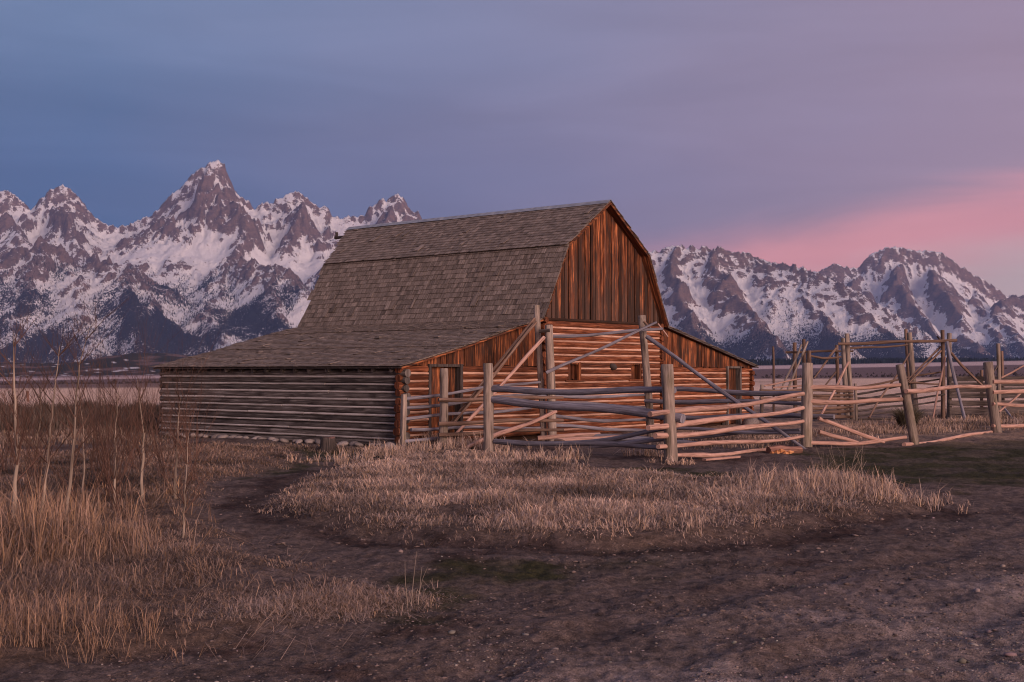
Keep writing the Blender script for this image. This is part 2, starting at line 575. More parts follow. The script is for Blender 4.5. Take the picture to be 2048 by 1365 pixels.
SIDE_S = lambda x, y: np.clip((x / np.maximum(y, 1.0) + 0.42) / 0.84, -0.6, 1.6)
FAR_D = np.array([0, 130, 300, 600, 690, 760, 1200, 2600, 6500, 9500, 14000], np.float32)
FAR_R = np.array([0, 0, 0.05, 0.15, 0.6, 4.6, 9.0, 24.0, 62.0, 60.0, 60.0], np.float32)
FAR_L = np.array([0, 0, -1.0, -4.0, -4.6, -4.4, -6.0, -11.0, -16.0, -10.0, -5.0], np.float32)


def ground_z(x, y, fine=True):
    x = np.asarray(x, np.float32); y = np.asarray(y, np.float32)
    d = np.hypot(x, y)
    s = SIDE_S(x, y)
    z = np.interp(d, FAR_D, FAR_L) * (1 - s) + np.interp(d, FAR_D, FAR_R) * s
    z = np.where(y < 0, 0, z)
    # wheel ruts following the edge of the dirt road
    rs = poly_sd(x, y, ROAD) + 0.25 * fbm(x * 0.5, y * 0.5, 2, 46)
    for off, dep in ((0.9, 0.030), (2.5, 0.034), (4.3, 0.022)):
        z = z - dep * np.exp(-((rs - off) / 0.17) ** 2) + 0.4 * dep * np.exp(-((np.abs(rs - off) - 0.33) / 0.12) ** 2)
    near = sstep(d, 150, 60)
    z = z + near * 0.05 * fbm(x * 0.35, y * 0.35, 3, 40)
    z = z + sstep(poly_sd(x, y, ISLAND), -0.15, 0.35) * 0.12 + sstep(poly_sd(x, y, LEFT), -0.15, 0.5) * 0.10
    if fine:
        z = z + near * (0.024 * fbm(x * 2.3, y * 2.3, 4, 3) + 0.016 * ridged(x * 6.0, y * 6.0, 2, 8))
    return z


ys = np.concatenate([np.arange(1480, 900, -1.9), np.arange(900, 775, -1.5)])
d_near = EYE * FOC / (ys - 745.0)
d_far = np.geomspace(d_near[-1] * 1.02, 14000, 160)
d_in = np.linspace(0.4, d_near[0] * 0.98, 14)
rr = np.concatenate([d_in, d_near, d_far]).astype(np.float32)
az = np.radians(np.concatenate([np.linspace(-180, -34, 40)[:-1], np.linspace(-34, 34, 500), np.linspace(34, 180, 40)[1:]])).astype(np.float32)
R_, A_ = np.meshgrid(rr, az, indexing='ij')
gx, gy = R_ * np.sin(A_), R_ * np.cos(A_)
gz_ = ground_z(gx, gy)
isl, lef, bar, road = (poly_sd(gx, gy, q) for q in (ISLAND, LEFT, BARE, ROAD))
nz1 = fbm(gx * 0.9, gy * 0.9, 5, 21)
nz2 = fbm(gx * 0.25, gy * 0.25, 4, 33)
wig = 0.45 * nz1
dirt = np.array([0.138, 0.104, 0.094]); gravel = np.array([0.245, 0.198, 0.190]); litter = np.array([0.13, 0.092, 0.075])
mossc = np.array([0.044, 0.042, 0.020]); mud = np.array([0.060, 0.036, 0.032])
col = np.broadcast_to(dirt, gx.shape + (3,)).copy()
lerp = lambda c, q, f: c + (q - c) * f[..., None]
col = lerp(col, mud, sstep(nz1 + 0.5 * nz2, 0.15, 0.7) * 0.75)
col = lerp(col, gravel, sstep(road + 1.2 * nz1, 0.3, 3.2) * sstep(nz2 + 0.35, -0.4, 0.4))
for q in MOSS:
    col = lerp(col, mossc, sstep(poly_sd(gx, gy, q) + 0.7 * nz1, -0.35, 0.55) * (0.55 + 0.45 * sstep(nz1, -0.4, 0.3)))
# soil under the grass; a darker band just outside the island's edge
gm = np.maximum(sstep(isl + wig, -0.1, 0.3), sstep(lef + wig, -0.1, 0.3) * (1 - sstep(bar + wig, -0.2, 0.3)))
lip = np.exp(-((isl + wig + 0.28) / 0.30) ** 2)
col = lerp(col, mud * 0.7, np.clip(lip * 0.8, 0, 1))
col = lerp(col, litter, gm)
# the plain behind the barn in bands of grass and sage
dd = R_ * (1 + 0.06 * nz2)
s_ = SIDE_S(gx, gy)
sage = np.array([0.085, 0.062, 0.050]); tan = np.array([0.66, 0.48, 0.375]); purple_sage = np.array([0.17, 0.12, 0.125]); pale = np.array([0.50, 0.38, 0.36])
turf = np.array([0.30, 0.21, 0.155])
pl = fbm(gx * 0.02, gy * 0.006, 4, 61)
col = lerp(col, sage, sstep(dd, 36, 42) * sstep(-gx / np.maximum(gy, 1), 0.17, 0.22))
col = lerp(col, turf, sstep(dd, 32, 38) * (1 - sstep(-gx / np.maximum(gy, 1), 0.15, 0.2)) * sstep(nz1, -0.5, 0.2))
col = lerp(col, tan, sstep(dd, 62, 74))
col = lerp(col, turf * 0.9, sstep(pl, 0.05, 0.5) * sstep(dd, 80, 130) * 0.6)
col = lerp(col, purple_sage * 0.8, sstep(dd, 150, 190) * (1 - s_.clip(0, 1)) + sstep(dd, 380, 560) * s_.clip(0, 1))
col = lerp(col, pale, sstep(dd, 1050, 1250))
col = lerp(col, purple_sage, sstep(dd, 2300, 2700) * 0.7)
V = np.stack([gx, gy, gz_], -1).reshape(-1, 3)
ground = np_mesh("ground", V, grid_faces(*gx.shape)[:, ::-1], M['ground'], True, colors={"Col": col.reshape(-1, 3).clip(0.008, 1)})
tag(link(ground), "bare brown dirt yard running out to the pale valley plain", None, kind="structure")

# ------------------------------------------------------------------ mountains
MB_D = 12000.0
LCREST = [(-420, 470), (-300, 430), (-200, 452), (-110, 405), (-50, 395), (0, 381), (25, 387), (45, 404), (60, 417), (75, 400), (90, 385), (105, 375), (120, 371), (135, 374), (150, 388),
          (165, 405), (172, 421), (190, 435), (215, 449), (235, 454), (260, 446), (290, 434), (302, 429), (320, 411), (340, 388), (365, 370),
          (380, 350), (400, 335), (420, 325), (435, 321), (447, 326), (451, 347), (462, 370), (470, 391), (486, 396), (500, 405), (508, 420),
          (515, 408), (521, 405), (545, 406), (549, 398), (575, 388), (590, 378), (605, 390), (625, 403), (640, 416), (650, 413), (656, 418),
          (660, 430), (685, 436), (694, 427), (705, 433), (728, 428), (735, 415), (748, 405), (764, 393), (772, 401), (780, 391), (795, 387),
          (805, 393), (815, 411), (823, 421), (838, 426), (845, 440), (880, 472), (950, 520), (1040, 548), (1120, 535), (1190, 508), (1250, 503), (1290, 506)]
RCREST = [(1290, 506), (1305, 501), (1320, 504), (1328, 493), (1340, 492), (1352, 490), (1358, 497), (1365, 488), (1372, 497), (1380, 490), (1386, 488), (1396, 500), (1405, 490),
          (1415, 492), (1425, 501), (1432, 493), (1442, 491), (1455, 500), (1470, 505), (1490, 503), (1500, 508), (1520, 515), (1550, 526),
          (1572, 526), (1590, 529), (1620, 539), (1645, 548), (1700, 574), (1760, 606), (1810, 640), (1870, 676), (1940, 700), (2000, 714)]
MORAN = [(1600, 560), (1640, 542), (1652, 534), (1666, 526), (1673, 525), (1690, 533), (1715, 535), (1724, 526), (1729, 517), (1740, 510), (1755, 500), (1770, 496),
         (1785, 494), (1800, 493), (1815, 498), (1830, 500), (1850, 502), (1870, 500), (1885, 505), (1900, 515), (1920, 530), (1950, 548),
         (1980, 566), (2000, 580), (2014, 591), (2022, 586), (2032, 591), (2060, 602), (2150, 640), (2280, 672), (2450, 690)]
# crest lines and the spurs that run down to the valley: lists of (pixel x, pixel y, distance)
ridges = [
    ([(x, y, 12000) for x, y in LCREST], 1.0),
    ([(x, y, 10800 - 2200 * max(0, (x - 1500) / 500)) for x, y in RCREST], 1.0),
    ([(x, y, 13600) for x, y in MORAN], 1.0),
    # spurs of the high peaks
    ([(120, 371, 12000), (130, 430, 11300), (160, 500, 10700), (190, 520, 10300)], 1.1),
    ([(0, 381, 12000), (20, 450, 11200), (45, 492, 10500)], 1.1),
    ([(435, 321, 12000), (420, 360, 11700), (395, 430, 11250), (360, 500, 10800), (340, 560, 10300), (345, 620, 9700)], 1.25),
    ([(435, 321, 12000), (455, 390, 11500), (480, 450, 11000), (470, 520, 10400)], 1.25),
    ([(590, 378, 12000), (600, 430, 11500), (575, 480, 11000)], 1.2),
    ([(508, 420, 12000), (520, 455, 11500), (530, 495, 11100)], 1.3),
    ([(790, 387, 12000), (760, 440, 11400), (720, 490, 10900), (660, 540, 10400), (640, 600, 9800)], 1.0),
    ([(655, 418, 12000), (650, 470, 11400), (645, 510, 11000)], 1.2),
    ([(845, 440, 12000), (870, 520, 10800), (900, 600, 9600), (930, 690, 8400)], 0.9),
    # forested front mountains
    ([(-260, 560, 10200), (-60, 545, 10000), (0, 524, 9900), (40, 500, 9800), (75, 494, 9700), (110, 506, 9650), (150, 526, 9600), (205, 531, 9500), (240, 532, 9400), (268, 543, 9300),
      (285, 568, 9100), (305, 594, 8900), (335, 640, 8500), (380, 684, 8000), (430, 716, 7500)], 0.8),
    ([(75, 494, 9700), (60, 560, 9000), (30, 630, 8300), (10, 700, 7500)], 0.7),
    ([(150, 526, 9600), (155, 600, 8700), (170, 660, 8000), (190, 715, 7300)], 0.7),
    ([(240, 532, 9400), (265, 610, 8500), (300, 680, 7700), (320, 718, 7200)], 0.7),
    ([(470, 520, 10400), (500, 528, 10000), (540, 538, 9700), (580, 558, 9400), (615, 585, 9100), (660, 618, 8700), (730, 665, 8100), (800, 705, 7500)], 0.8),
    ([(470, 520, 10400), (440, 570, 9600), (430, 630, 8800), (445, 690, 7900), (450, 718, 7300)], 0.75),
    ([(540, 538, 9700), (545, 610, 8800), (560, 680, 7900), (570, 715, 7300)], 0.7),
    # right range
    ([(1340, 492, 10800), (1350, 550, 10200), (1375, 620, 9400), (1400, 690, 8500)], 1.1),
    ([(1425, 500, 10700), (1450, 570, 10000), (1510, 640, 9200), (1560, 700, 8300)], 1.15),
    ([(1520, 515, 10700), (1590, 575, 10200), (1660, 635, 9500), (1700, 700, 8500)], 0.9),
    ([(1645, 548, 10200), (1730, 620, 9600), (1790, 675, 9000), (1830, 714, 8500)], 0.8),
    ([(1290, 506, 10800), (1270, 580, 9900), (1260, 680, 8600)], 1.0),
    ([(1730, 517, 13600), (1700, 570, 13000), (1720, 620, 12300), (1790, 670, 11500)], 1.2),
    ([(1800, 493, 13600), (1790, 560, 12900), (1830, 620, 12200), (1890, 680, 11300)], 1.2),
    ([(1870, 500, 13600), (1880, 560, 12900), (1930, 630, 12000), (1960, 690, 11000)], 1.15),
    ([(1950, 548, 13600), (1950, 600, 12900), (1985, 640, 12300), (2010, 700, 11000)], 1.1),
    ([(2022, 586, 13000), (1985, 620, 12400), (2020, 660, 11800), (2060, 705, 10800)], 1.0),
    ([(2150, 640, 13200), (2120, 690, 11500)], 1.0),
]
us = (np.arange(-420, 2440, 2.9) - 1024) / FOC
ds = np.concatenate([np.linspace(6600, 14300, 350)])
U_, D_ = np.meshgrid(us.astype(np.float32), ds.astype(np.float32))
D_ = D_.T.copy(); U_ = U_.T.copy()
mx, my = U_ * D_, D_
wx = mx + 90 * fbm(mx / 700, my / 700, 4, 5) + 25 * fbm(mx / 160, my / 160, 3, 6)
wy = my + 90 * fbm(mx / 700 + 40, my / 700, 4, 7) + 25 * fbm(mx / 160 + 9, my / 160, 3, 9)
top = np.full(mx.shape, -200.0, np.float32)
near_r = np.full(mx.shape, 1e9, np.float32)
# the three crest lines: exact outline on the crest, softened the farther the slope runs from it
bias = np.zeros(mx.shape, np.float32)          # how much snow each mountain still carries


def crest_wall(line, dist, steep, sb=0.0):
    global top, near_r
    px_ = us * FOC + 1024
    cx_ = [q[0] for q in line]
    dc = np.array([dist(x) for x in px_], np.float32)
    prof = np.array([P(1024, yv, dv).z for yv, dv in zip(np.interp(px_, cx_, [q[1] for q in line]), dc)], np.float32)
    rough = 20 * fbm(px_ / 9.0, px_ * 0 + dist(0) / 777, 3, 12) + 16 * fbm(px_ / 4.6, px_ * 0 + 4.2, 2, 13)
    prof = prof + rough
    cov = np.where((px_ < cx_[0]) | (px_ > cx_[-1]), 1e4, 0).astype(np.float32)
    levels = [0, 2, 5, 10, 20, 40, 80]
    blurred = []
    for s_k in levels:
        if s_k == 0:
            blurred.append(prof); continue
        kx = np.arange(-3 * s_k, 3 * s_k + 1); kk = np.exp(-0.5 * (kx / s_k) ** 2); kk /= kk.sum()
        blurred.append(np.convolve(np.pad(prof, 3 * s_k, mode='edge'), kk, 'valid').astype(np.float32))
    blurred = np.stack(blurred)
    dD = np.abs(my + 0.6 * (wy - my) * np.clip(np.abs(my - dc[:, None]) / 300, 0, 1) - dc[:, None])
    lev = np.clip(np.interp(dD, [0, 60, 160, 350, 700, 1300, 2200], [0, 1, 2, 3, 4, 5, 6]), 0, 5.999)
    l0 = lev.astype(int); fr = lev - l0
    ii = np.broadcast_to(np.arange(len(px_))[:, None], dD.shape)
    z = blurred[l0, ii] * (1 - fr) + blurred[l0 + 1, ii] * fr
    z = z - cov[:, None] - steep * (0.42 * dD + 320 * (1 - np.exp(-dD / 420)))
    bias[z > top] = sb
    top = np.maximum(top, z)
    near_r = np.minimum(near_r, dD)


crest_wall(LCREST, lambda x: 12000.0, 1.0)
crest_wall(RCREST, lambda x: 10800.0 - 2200 * max(0, (x - 1500) / 500), 0.85, -0.06)
crest_wall(MORAN, lambda x: 13600.0, 1.25, -0.06)
for k, (pts, steep) in enumerate(ridges):
    q = [P(*p) for p in pts]
    if k < 3:
        continue
    for p0, p1 in zip(q[:-1], q[1:]):
        ex, ey = p1.x - p0.x, p1.y - p0.y
        t = np.clip(((wx - p0.x) * ex + (wy - p0.y) * ey) / (ex * ex + ey * ey + 1e-6), 0, 1)
        d = np.hypot(wx - p0.x - t * ex, wy - p0.y - t * ey)
        zc = p0.z + (p1.z - p0.z) * t - 150 * ((np.abs(p0.y - 12000) < 1) | (p0.y > 13590)) * (1 - t)
        z = zc - steep * (0.40 * d + 300 * (1 - np.exp(-d / 420)))
        bias[z > top] = -0.07 if pts[0][2] >= 12900 else (-0.04 if pts[0][0] > 1200 else 0.0)
        top = np.maximum(top, z)
rel = np.clip(top / 1200, 0, 1.3)
soft = 1 - np.exp(-near_r / 260)
rg = ridged(wx / 420, wy / 900, 5, 71, 0.55)
rg2 = ridged(wx / 150, wy / 260, 4, 77, 0.55)
rg3 = ridged(wx / 62, wy / 95, 3, 79, 0.55)
top = top + rel * soft * (85 * (rg - 0.9) + 46 * (rg2 - 0.8) + 20 * (rg3 - 0.7)) + soft * rel * 9 * fbm(mx / 34, my / 34, 2, 78)
floor_z = ground_z(mx, my, False) - 6
cut = sstep(D_, 6600, 7700)
mz = np.where(top > floor_z, floor_z + (top - floor_z) * cut, floor_z)
# slope and hollows steer where the snow lies
dzu = np.gradient(mz, axis=0) / (np.gradient(mx, axis=0) + 1e-6)
dzd = np.gradient(mz, axis=1) / (np.gradient(my, axis=1) + 1e-6)
nzm = 1 / np.sqrt(1 + dzu ** 2 + dzd ** 2)


def blur(a, k):
    for ax in (0, 1):
        c = np.cumsum(np.pad(a, [(k + 1, k) if i == ax else (0, 0) for i in (0, 1)], mode='edge'), axis=ax, dtype=np.float64)
        a = ((np.take(c, range(2 * k + 1, c.shape[ax]), ax) - np.take(c, range(0, c.shape[ax] - 2 * k - 1), ax)) / (2 * k + 1)).astype(np.float32)
    return a


hollow = (blur(mz, 9) - mz) / 22.0
hollow2 = (blur(mz, 3) - mz) / 7.0
patchy = fbm(wx / 260, wy / 420, 5, 91, 0.6)
hollow3 = (blur(mz, 26) - mz) / 70.0
snow_a = 0.60 + 1.5 * (nzm - 0.68) + 0.26 * np.clip(hollow, -0.55, 1.2) + 0.26 * np.clip(hollow3, -0.7, 1.0) + 0.14 * np.clip(hollow2, -1, 1) + 0.12 * patchy + blur(bias, 4) + 0.12 * sstep(mz, 1000, 1800)
tree_line = np.interp(U_ * FOC + 1024, [850, 1250], [800, 330]).astype(np.float32) + 160 * fbm(mx / 900, my / 900, 3, 95)
wooded = sstep(mz, tree_line + 180, tree_line - 260)
stand = fbm(wx / 420 + 3, wy / 800, 5, 97, 0.6)
snow_a = snow_a + 0.22 * wooded + 0.58 * np.exp(-near_r / 170) * sstep(fbm(mx / 55, my / 80, 4, 93), -0.35, 0.35)
forest_a = wooded * np.clip(0.42 + 0.60 * stand + 0.36 * sstep(mz, 520, 90), 0, 0.95)
forest_a = np.where(mz < floor_z + 25, 1.2, forest_a)
V = np.stack([mx, my, mz], -1).reshape(-1, 3)
fc = grid_faces(*mx.shape)
mountains = np_mesh("mountain_range", V, fc[:, ::-1], M['mountain'], True, {"snow": snow_a, "forest": forest_a})
tag(link(mountains), "jagged snow covered mountain range rising behind the barn", None, kind="structure")


def scatter_cones(name, pts, h, r, cols, label, sides=4):
    """many little conifers as one mesh: pts Nx3, heights h, radii r"""
    N = len(pts)
    a = RNG.uniform(0, 6.28, N)
    vs_ = np.zeros((N, sides + 1, 3), np.float32)
    for k in range(sides):
        vs_[:, k, 0] = pts[:, 0] + np.cos(a + k * 6.283 / sides) * r
        vs_[:, k, 1] = pts[:, 1] + np.sin(a + k * 6.283 / sides) * r
        vs_[:, k, 2] = pts[:, 2] - 0.15 * h
    vs_[:, sides] = pts
    vs_[:, sides, 2] += h
    i = (np.arange(N) * (sides + 1))[:, None]
    f = np.concatenate([np.stack([i[:, 0] + k, i[:, 0] + (k + 1) % sides, i[:, 0] + sides], -1) for k in range(sides)])
    o = np_mesh(name, vs_.reshape(-1, 3), f, M['conifer'], False, colors={"Col": np.repeat(cols, sides + 1, 0)})
    return tag(link(o), label, None, kind="stuff")


# conifers dotted over the lower slopes
NT_ = 70000
flat_p = (forest_a.ravel() > 0.12) * np.clip(forest_a.ravel(), 0, 0.75) * (D_.ravel() < 10600)
pick = RNG.choice(flat_p.size, NT_, p=flat_p / flat_p.sum())
jx = RNG.normal(0, 8, NT_); jy = RNG.normal(0, 8, NT_)
tp = V[pick].copy(); tp[:, 0] += jx; tp[:, 1] += jy
th = RNG.uniform(10, 24, NT_)
tcol = np.array([0.020, 0.022, 0.022]) * RNG.uniform(0.6, 1.3, (NT_, 1))
scatter_cones("mountain_forest", tp, th, th * 0.20, tcol, "dark conifers dotted over the snowy lower slopes", 3)

# low foothill, dark green, at the left
fu = (np.arange(-420, 1500, 6.0) - 1024) / FOC
fd = np.linspace(3300, 5600, 60)
FU, FD = [a.T.copy() for a in np.meshgrid(fu.astype(np.float32), fd.astype(np.float32))]
hx, hy = FU * FD, FD
tops = np.interp(fu * FOC + 1024, [-420, -100, 0, 90, 160, 215, 260, 330, 420, 600, 900, 1500], [735, 728, 724, 726, 722, 712, 705, 706, 716, 726, 732, 740])
ztop = np.array([P(1024, t, 4600).z for t in tops], np.float32)[:, None]
prof = np.exp(-((FD - 4600) / 620) ** 2)
fl = ground_z(hx, hy, False)
hz = fl - 3 + (ztop - fl) * prof * (1 + 0.06 * fbm(hx / 160, hy / 160, 4, 14))
hn = fbm(hx / 130, hy / 160, 4, 15)
hc = lerp(np.broadcast_to(np.array([0.030, 0.030, 0.020]), hx.shape + (3,)).copy(), np.array([0.14, 0.095, 0.085]), sstep(hn, 0.15, 0.5))
hc = lerp(hc, np.array([0.75, 0.75, 0.78]), sstep(fbm(hx / 60, hy / 90, 4, 17) - 0.3 * prof, 0.50, 0.60))
foothill = np_mesh("foothill", np.stack([hx, hy, hz], -1).reshape(-1, 3), grid_faces(*hx.shape)[:, ::-1], M['conifer'], True, colors={"Col": hc.reshape(-1, 3)})
tag(link(foothill), "low dark green foothill below the mountains at left", None, kind="structure")

# belt of conifers along the foot of the right range
NB = 9000
bx = RNG.uniform(1100, 2500, NB)
bd = RNG.uniform(3300, 4200, NB)
bp = np.array([((x - 1024) / FOC * d, d) for x, d in zip(bx, bd)], np.float32)
bz = ground_z(bp[:, 0], bp[:, 1], False)
keep = RNG.uniform(0, 1, NB) < np.interp(bx, [1100, 1880, 1960, 2100, 2500], [1, 1, 0.5, 0.25, 0.2])
bh = (RNG.uniform(9, 21, NB) * np.interp(bx, [1100, 1700, 2000, 2500], [1.1, 1.0, 0.6, 0.6]))
pts = np.column_stack([bp, bz])[keep]
bc = np.array([0.018, 0.024, 0.024]) * RNG.uniform(0.6, 1.4, (keep.sum(), 1))
scatter_cones("conifer_belt", pts, bh[keep], bh[keep] * 0.22, bc, "dark belt of conifers along the foot of the mountains", 4)
# ------------------------------------------------------------------ barn (local axes: w across the front, l towards the back, z up)
from mathutils import Matrix
BARN_RZ = math.radians(51.05)
CORNER = Vector((-2.70, 30.1, 0.0))
barn = thing("log_barn", "weathered log barn with shingled gambrel roof, red-brown gable boards and two lean-tos", "barn", CORNER, BARN_RZ)
LEN, WID, MID = 9.75, 17.8, 8.62
FO = 0.30                                   # roof overhang at the front
PROFILE = [(5.37, 3.36), (6.52, 5.53), (8.63, 6.98), (10.76, 5.53), (11.88, 3.36)]


def top_at(wv):
    for (a, za), (b_, zb_) in zip(PROFILE[:-1], PROFILE[1:]):
        if a <= wv <= b_:
            return za + (zb_ - za) * (wv - a) / (b_ - a)
    return 3.36


def lean_top(wv):
    if wv < 6:
        return np.interp(wv, [-0.3, 0, 2.07, 4.14, 5.27, 5.6], [1.96, 2.03, 2.50, 3.04, 3.29, 3.36])
    return np.interp(wv, [11.7, 12.6, 14.5, 16.5, 17.8, 18.1], [3.36, 3.17, 2.78, 2.36, 2.10, 2.03])


def log(name, p0, p1, r, mat, parent, n=10, bow=0.02, wob=0.05):
    p0, p1 = Vector(p0), Vector(p1)
    L = (p1 - p0).length
    m_ = max(3, int(L / 0.55))
    ax = (p1 - p0).normalized()
    side = ax.cross(Vector((0, 0, 1))).normalized()
    ph, ph2, tap = random.uniform(0, 6), random.uniform(0, 6), random.uniform(-0.1, 0.1)
    b1, b2 = random.uniform(0.3, 1) * bow, random.uniform(0.3, 1) * bow
    pts, rad = [], []
    for i in range(m_ + 1):
        t = i / m_
        o_ = Vector((0, 0, 1)) * b1 * math.sin(ph + 4.1 * t) + side * b2 * math.sin(ph2 + 3.3 * t)
        pts.append(p0.lerp(p1, t) + o_)
        rad.append(r * (1 + tap * (t - 0.5) + random.uniform(-0.05, 0.05)))
    mb = MB()
    mb.tube(pts, rad, n, wob)
    return mb.obj(name, mat, parent, True)


def panel(name, pts, off, th, mat, parent, axis):
    """flat backing wall: pts (u,z) outline; axis 'l' = lies in a plane of constant l"""
    f_ = (lambda u, z, k: (u, k, z)) if axis == 'l' else (lambda u, z, k: (k, u, z))
    mb = MB()
    mb.prism([f_(u, z, off) for u, z in pts], [f_(u, z, off + th) for u, z in pts], [(u, z) for u, z in pts])
    return mb.obj(name, mat, parent)


# --- front and side walls: dark lining with every log as a piece of its own
front = panel("wall", [(0.1, -0.2), (17.7, -0.2), (17.7, 2.0), (11.8, 3.2), (10.7, 5.4), (8.63, 6.85), (6.55, 5.4), (5.45, 3.2), (0.1, 1.95)], 0.13, 0.03, M['inside'], barn, 'l')
tag(front, "red-brown log front wall")
back = panel("wall", [(0.1, -0.2), (17.7, -0.2), (17.7, 2.0), (11.8, 3.2), (10.7, 5.4), (8.63, 6.85), (6.55, 5.4), (5.45, 3.2), (0.1, 1.95)], LEN - 0.1, 0.05, M['plank_dark'], barn, 'l')
side = panel("wall", [(0.17, -0.2), (LEN - 0.11, -0.2), (LEN - 0.11, 1.95), (0.17, 1.95)], 0.13, 0.03, M['inside'], barn, 'w')
tag(side, "grey log side wall")
far_side = panel("wall", [(0.17, -0.2), (LEN - 0.11, -0.2), (LEN - 0.11, 1.95), (0.17, 1.95)], 17.64, 0.03, M['plank_dark'], barn, 'w')

NL = 10
for i in range(NL):
    z = 0.10 + i * 0.192
    o = log("log", (0, -0.13 - random.uniform(0, 0.08), z + random.uniform(-.012, .012)), (0, LEN + 0.14, z + random.uniform(-.012, .012) - 0.05 * (i < 3)), 0.098 + random.uniform(-.008, .008), M['log_grey'], side, 12, 0.012, 0.03)
    if i:
        a = 0.0
        rc = random.uniform(0.028, 0.036)
        while a < LEN:
            b_ = min(LEN, a + random.uniform(1.8, 4.5))
            log("chinking", (-0.080, a + 0.02, z - 0.090), (-0.080, b_ - 0.005, z - 0.090), rc + random.uniform(-0.003, 0.003), M['chink'], side, 6, 0.005, 0.12)
            a = b_
# top plate and rafter ends
log("log", (0.02, -0.05, 2.0 - 0.06), (0.02, LEN + 0.05, 2.0 - 0.06), 0.055, M['plank_dark'], side, 8, 0.01)
for i in range(17):
    l_ = 0.25 + i * (LEN - 0.4) / 16 + random.uniform(-0.07, 0.07)
    o = log("rafter", (-0.17 - random.uniform(0, .05), l_, 1.895 + random.uniform(-.012, .012)), (0.6, l_, 2.08), 0.052 + random.uniform(-.008, .012), M['log_grey'], barn, 9, 0.004)


def log_run(z, r, a, b_, holes, l0=0.0, mat='log_red'):
    """one course along the front, broken at openings"""
    segs, cur = [], a
    for h0, h1 in holes:
        segs.append((cur, h0)); cur = h1
    segs.append((cur, b_))
    for s0, s1 in segs:
        if s1 - s0 > 0.08:
            log("log", (s0, l0, z + random.uniform(-.012, .012)), (s1, l0, z + random.uniform(-.012, .012)), r + random.uniform(-.008, .008), M[mat], front, 12, 0.016, 0.04)


def chink_run(z, a, b_, holes, l0=0.0):
    cur = a
    for h0, h1 in list(holes) + [(b_, b_)]:
        if h0 - cur > 0.1:
            log("chinking", (cur + .02, l0 - 0.066, z), (h0 - .02, l0 - 0.066, z), random.uniform(0.030, 0.042), M['chink_red'], front, 6, 0.006, 0.12)
        cur = h1


DOOR_L, DOOR_R = (0.87, 2.14), (16.04, 17.02)
WIN = [(6.73, 7.33), (10.02, 10.62)]
for i in range(10):
    z = 0.19 + i * 0.192
    log_run(z, 0.096, -0.16 - random.uniform(0, 0.05), 5.5, [DOOR_L])
    log_run(z, 0.096, 11.98, 17.96 + random.uniform(0, 0.06), [DOOR_R])
    if i:
        chink_run(z - 0.096, 0.05, 5.5, [DOOR_L]); chink_run(z - 0.096, 12.0, 17.8, [DOOR_R])
for i in range(17):
    z = 0.10 + i * 0.1955
    hole = WIN if 1.62 < z < 2.12 else []
    log_run(z, 0.099, 5.55, 11.84 + random.uniform(-0.05, .03), hole, -0.03)
    if i:
        chink_run(z - 0.098, 5.6, 11.7, hole if 1.7 < z else [], -0.03)
# ends of the cross logs at the corners of the middle room and at the far corner
for i in range(17):
    for wv in (5.55, 11.74):
        log("log", (wv + random.uniform(-.02, .02), -0.17 - random.uniform(0, .07), 0.19 + i * 0.1955), (wv, 0.3, 0.19 + i * 0.1955), 0.088, M['log_red'], front, 9, 0.004)
for i in range(10):
    log("log", (17.8, -0.16 - random.uniform(0, .07), 0.10 + i * 0.192), (17.8, LEN, 0.10 + i * 0.192), 0.094, M['log_red'], front, 9, 0.01)


def planks(name, holder, a, b_, zlo, ztop, l0, wmin, wmax, mat, gap=0.006, th=0.024, slit=None):
    cur = a
    while cur < b_ - 0.05:
        nx = min(b_, cur + random.uniform(wmin, wmax))
        if slit and cur < slit < nx:
            nx = slit
        g0 = 0.05 if slit and abs(nx - slit) < 1e-6 else gap
        w0, w1 = cur, nx - g0
        zl = zlo(cur) if callable(zlo) else zlo
        zl += random.uniform(-0.02, 0.02)
        j = l0 + random.uniform(-0.02, 0.02)
        mid = [(w0, zl), (w1, zl), (w1, ztop(w1)), (w0, ztop(w0))]
        kn = [p for p, _ in PROFILE if w0 + .01 < p < w1 - .01]
        if kn and ztop(kn[0]) > 4.5:
            mid.insert(3, (kn[0], ztop(kn[0])))
        if min(ztop(w0), ztop(w1)) > zl + 0.02:
            mb = MB()
            tw = random.uniform(-0.006, 0.006)
            fr = [(u, j + (tw if u > w0 else -tw), z) for u, z in mid]
            mb.prism(fr, [(u, k + th, z) for u, k, z in fr], [(u, z) for u, z in mid])
            mb.obj(name, M[mat], holder)
        cur = nx


gable = panel("gable", [(5.6, 3.42), (11.65, 3.42), (10.7, 5.42), (8.63, 6.86), (6.56, 5.42)], 0.0, 0.1, M['inside'], barn, 'l')
planks("board", gable, 5.52, 11.72, 3.37, lambda u: top_at(u) - 0.10, -0.05, 0.10, 0.20, 'board_gable', slit=8.50, gap=0.014)
log("beam", (5.4, -0.06, 3.36), (11.8, -0.06, 3.36), 0.05, M['inside'], gable, 6, 0.004)
lean_l = panel("gable", [(0.6, 2.06), (5.5, 2.06), (5.5, 3.25), (0.6, 2.12)], 0.06, 0.04, M['inside'], barn, 'l')
planks("board", lean_l, 0.02, 5.46, 2.02, lambda u: lean_top(u) - 0.04, -0.06, 0.22, 0.42, 'board_red')
lean_r = panel("gable", [(11.9, 2.06), (17.4, 2.06), (17.4, 2.12), (11.9, 3.2)], 0.06, 0.04, M['inside'], barn, 'l')
planks("board", lean_r, 11.82, 17.75, lambda u: 1.35 if u < 12.15 else 2.02, lambda u: lean_top(u) - 0.04, -0.09, 0.11, 0.24, 'board_red')

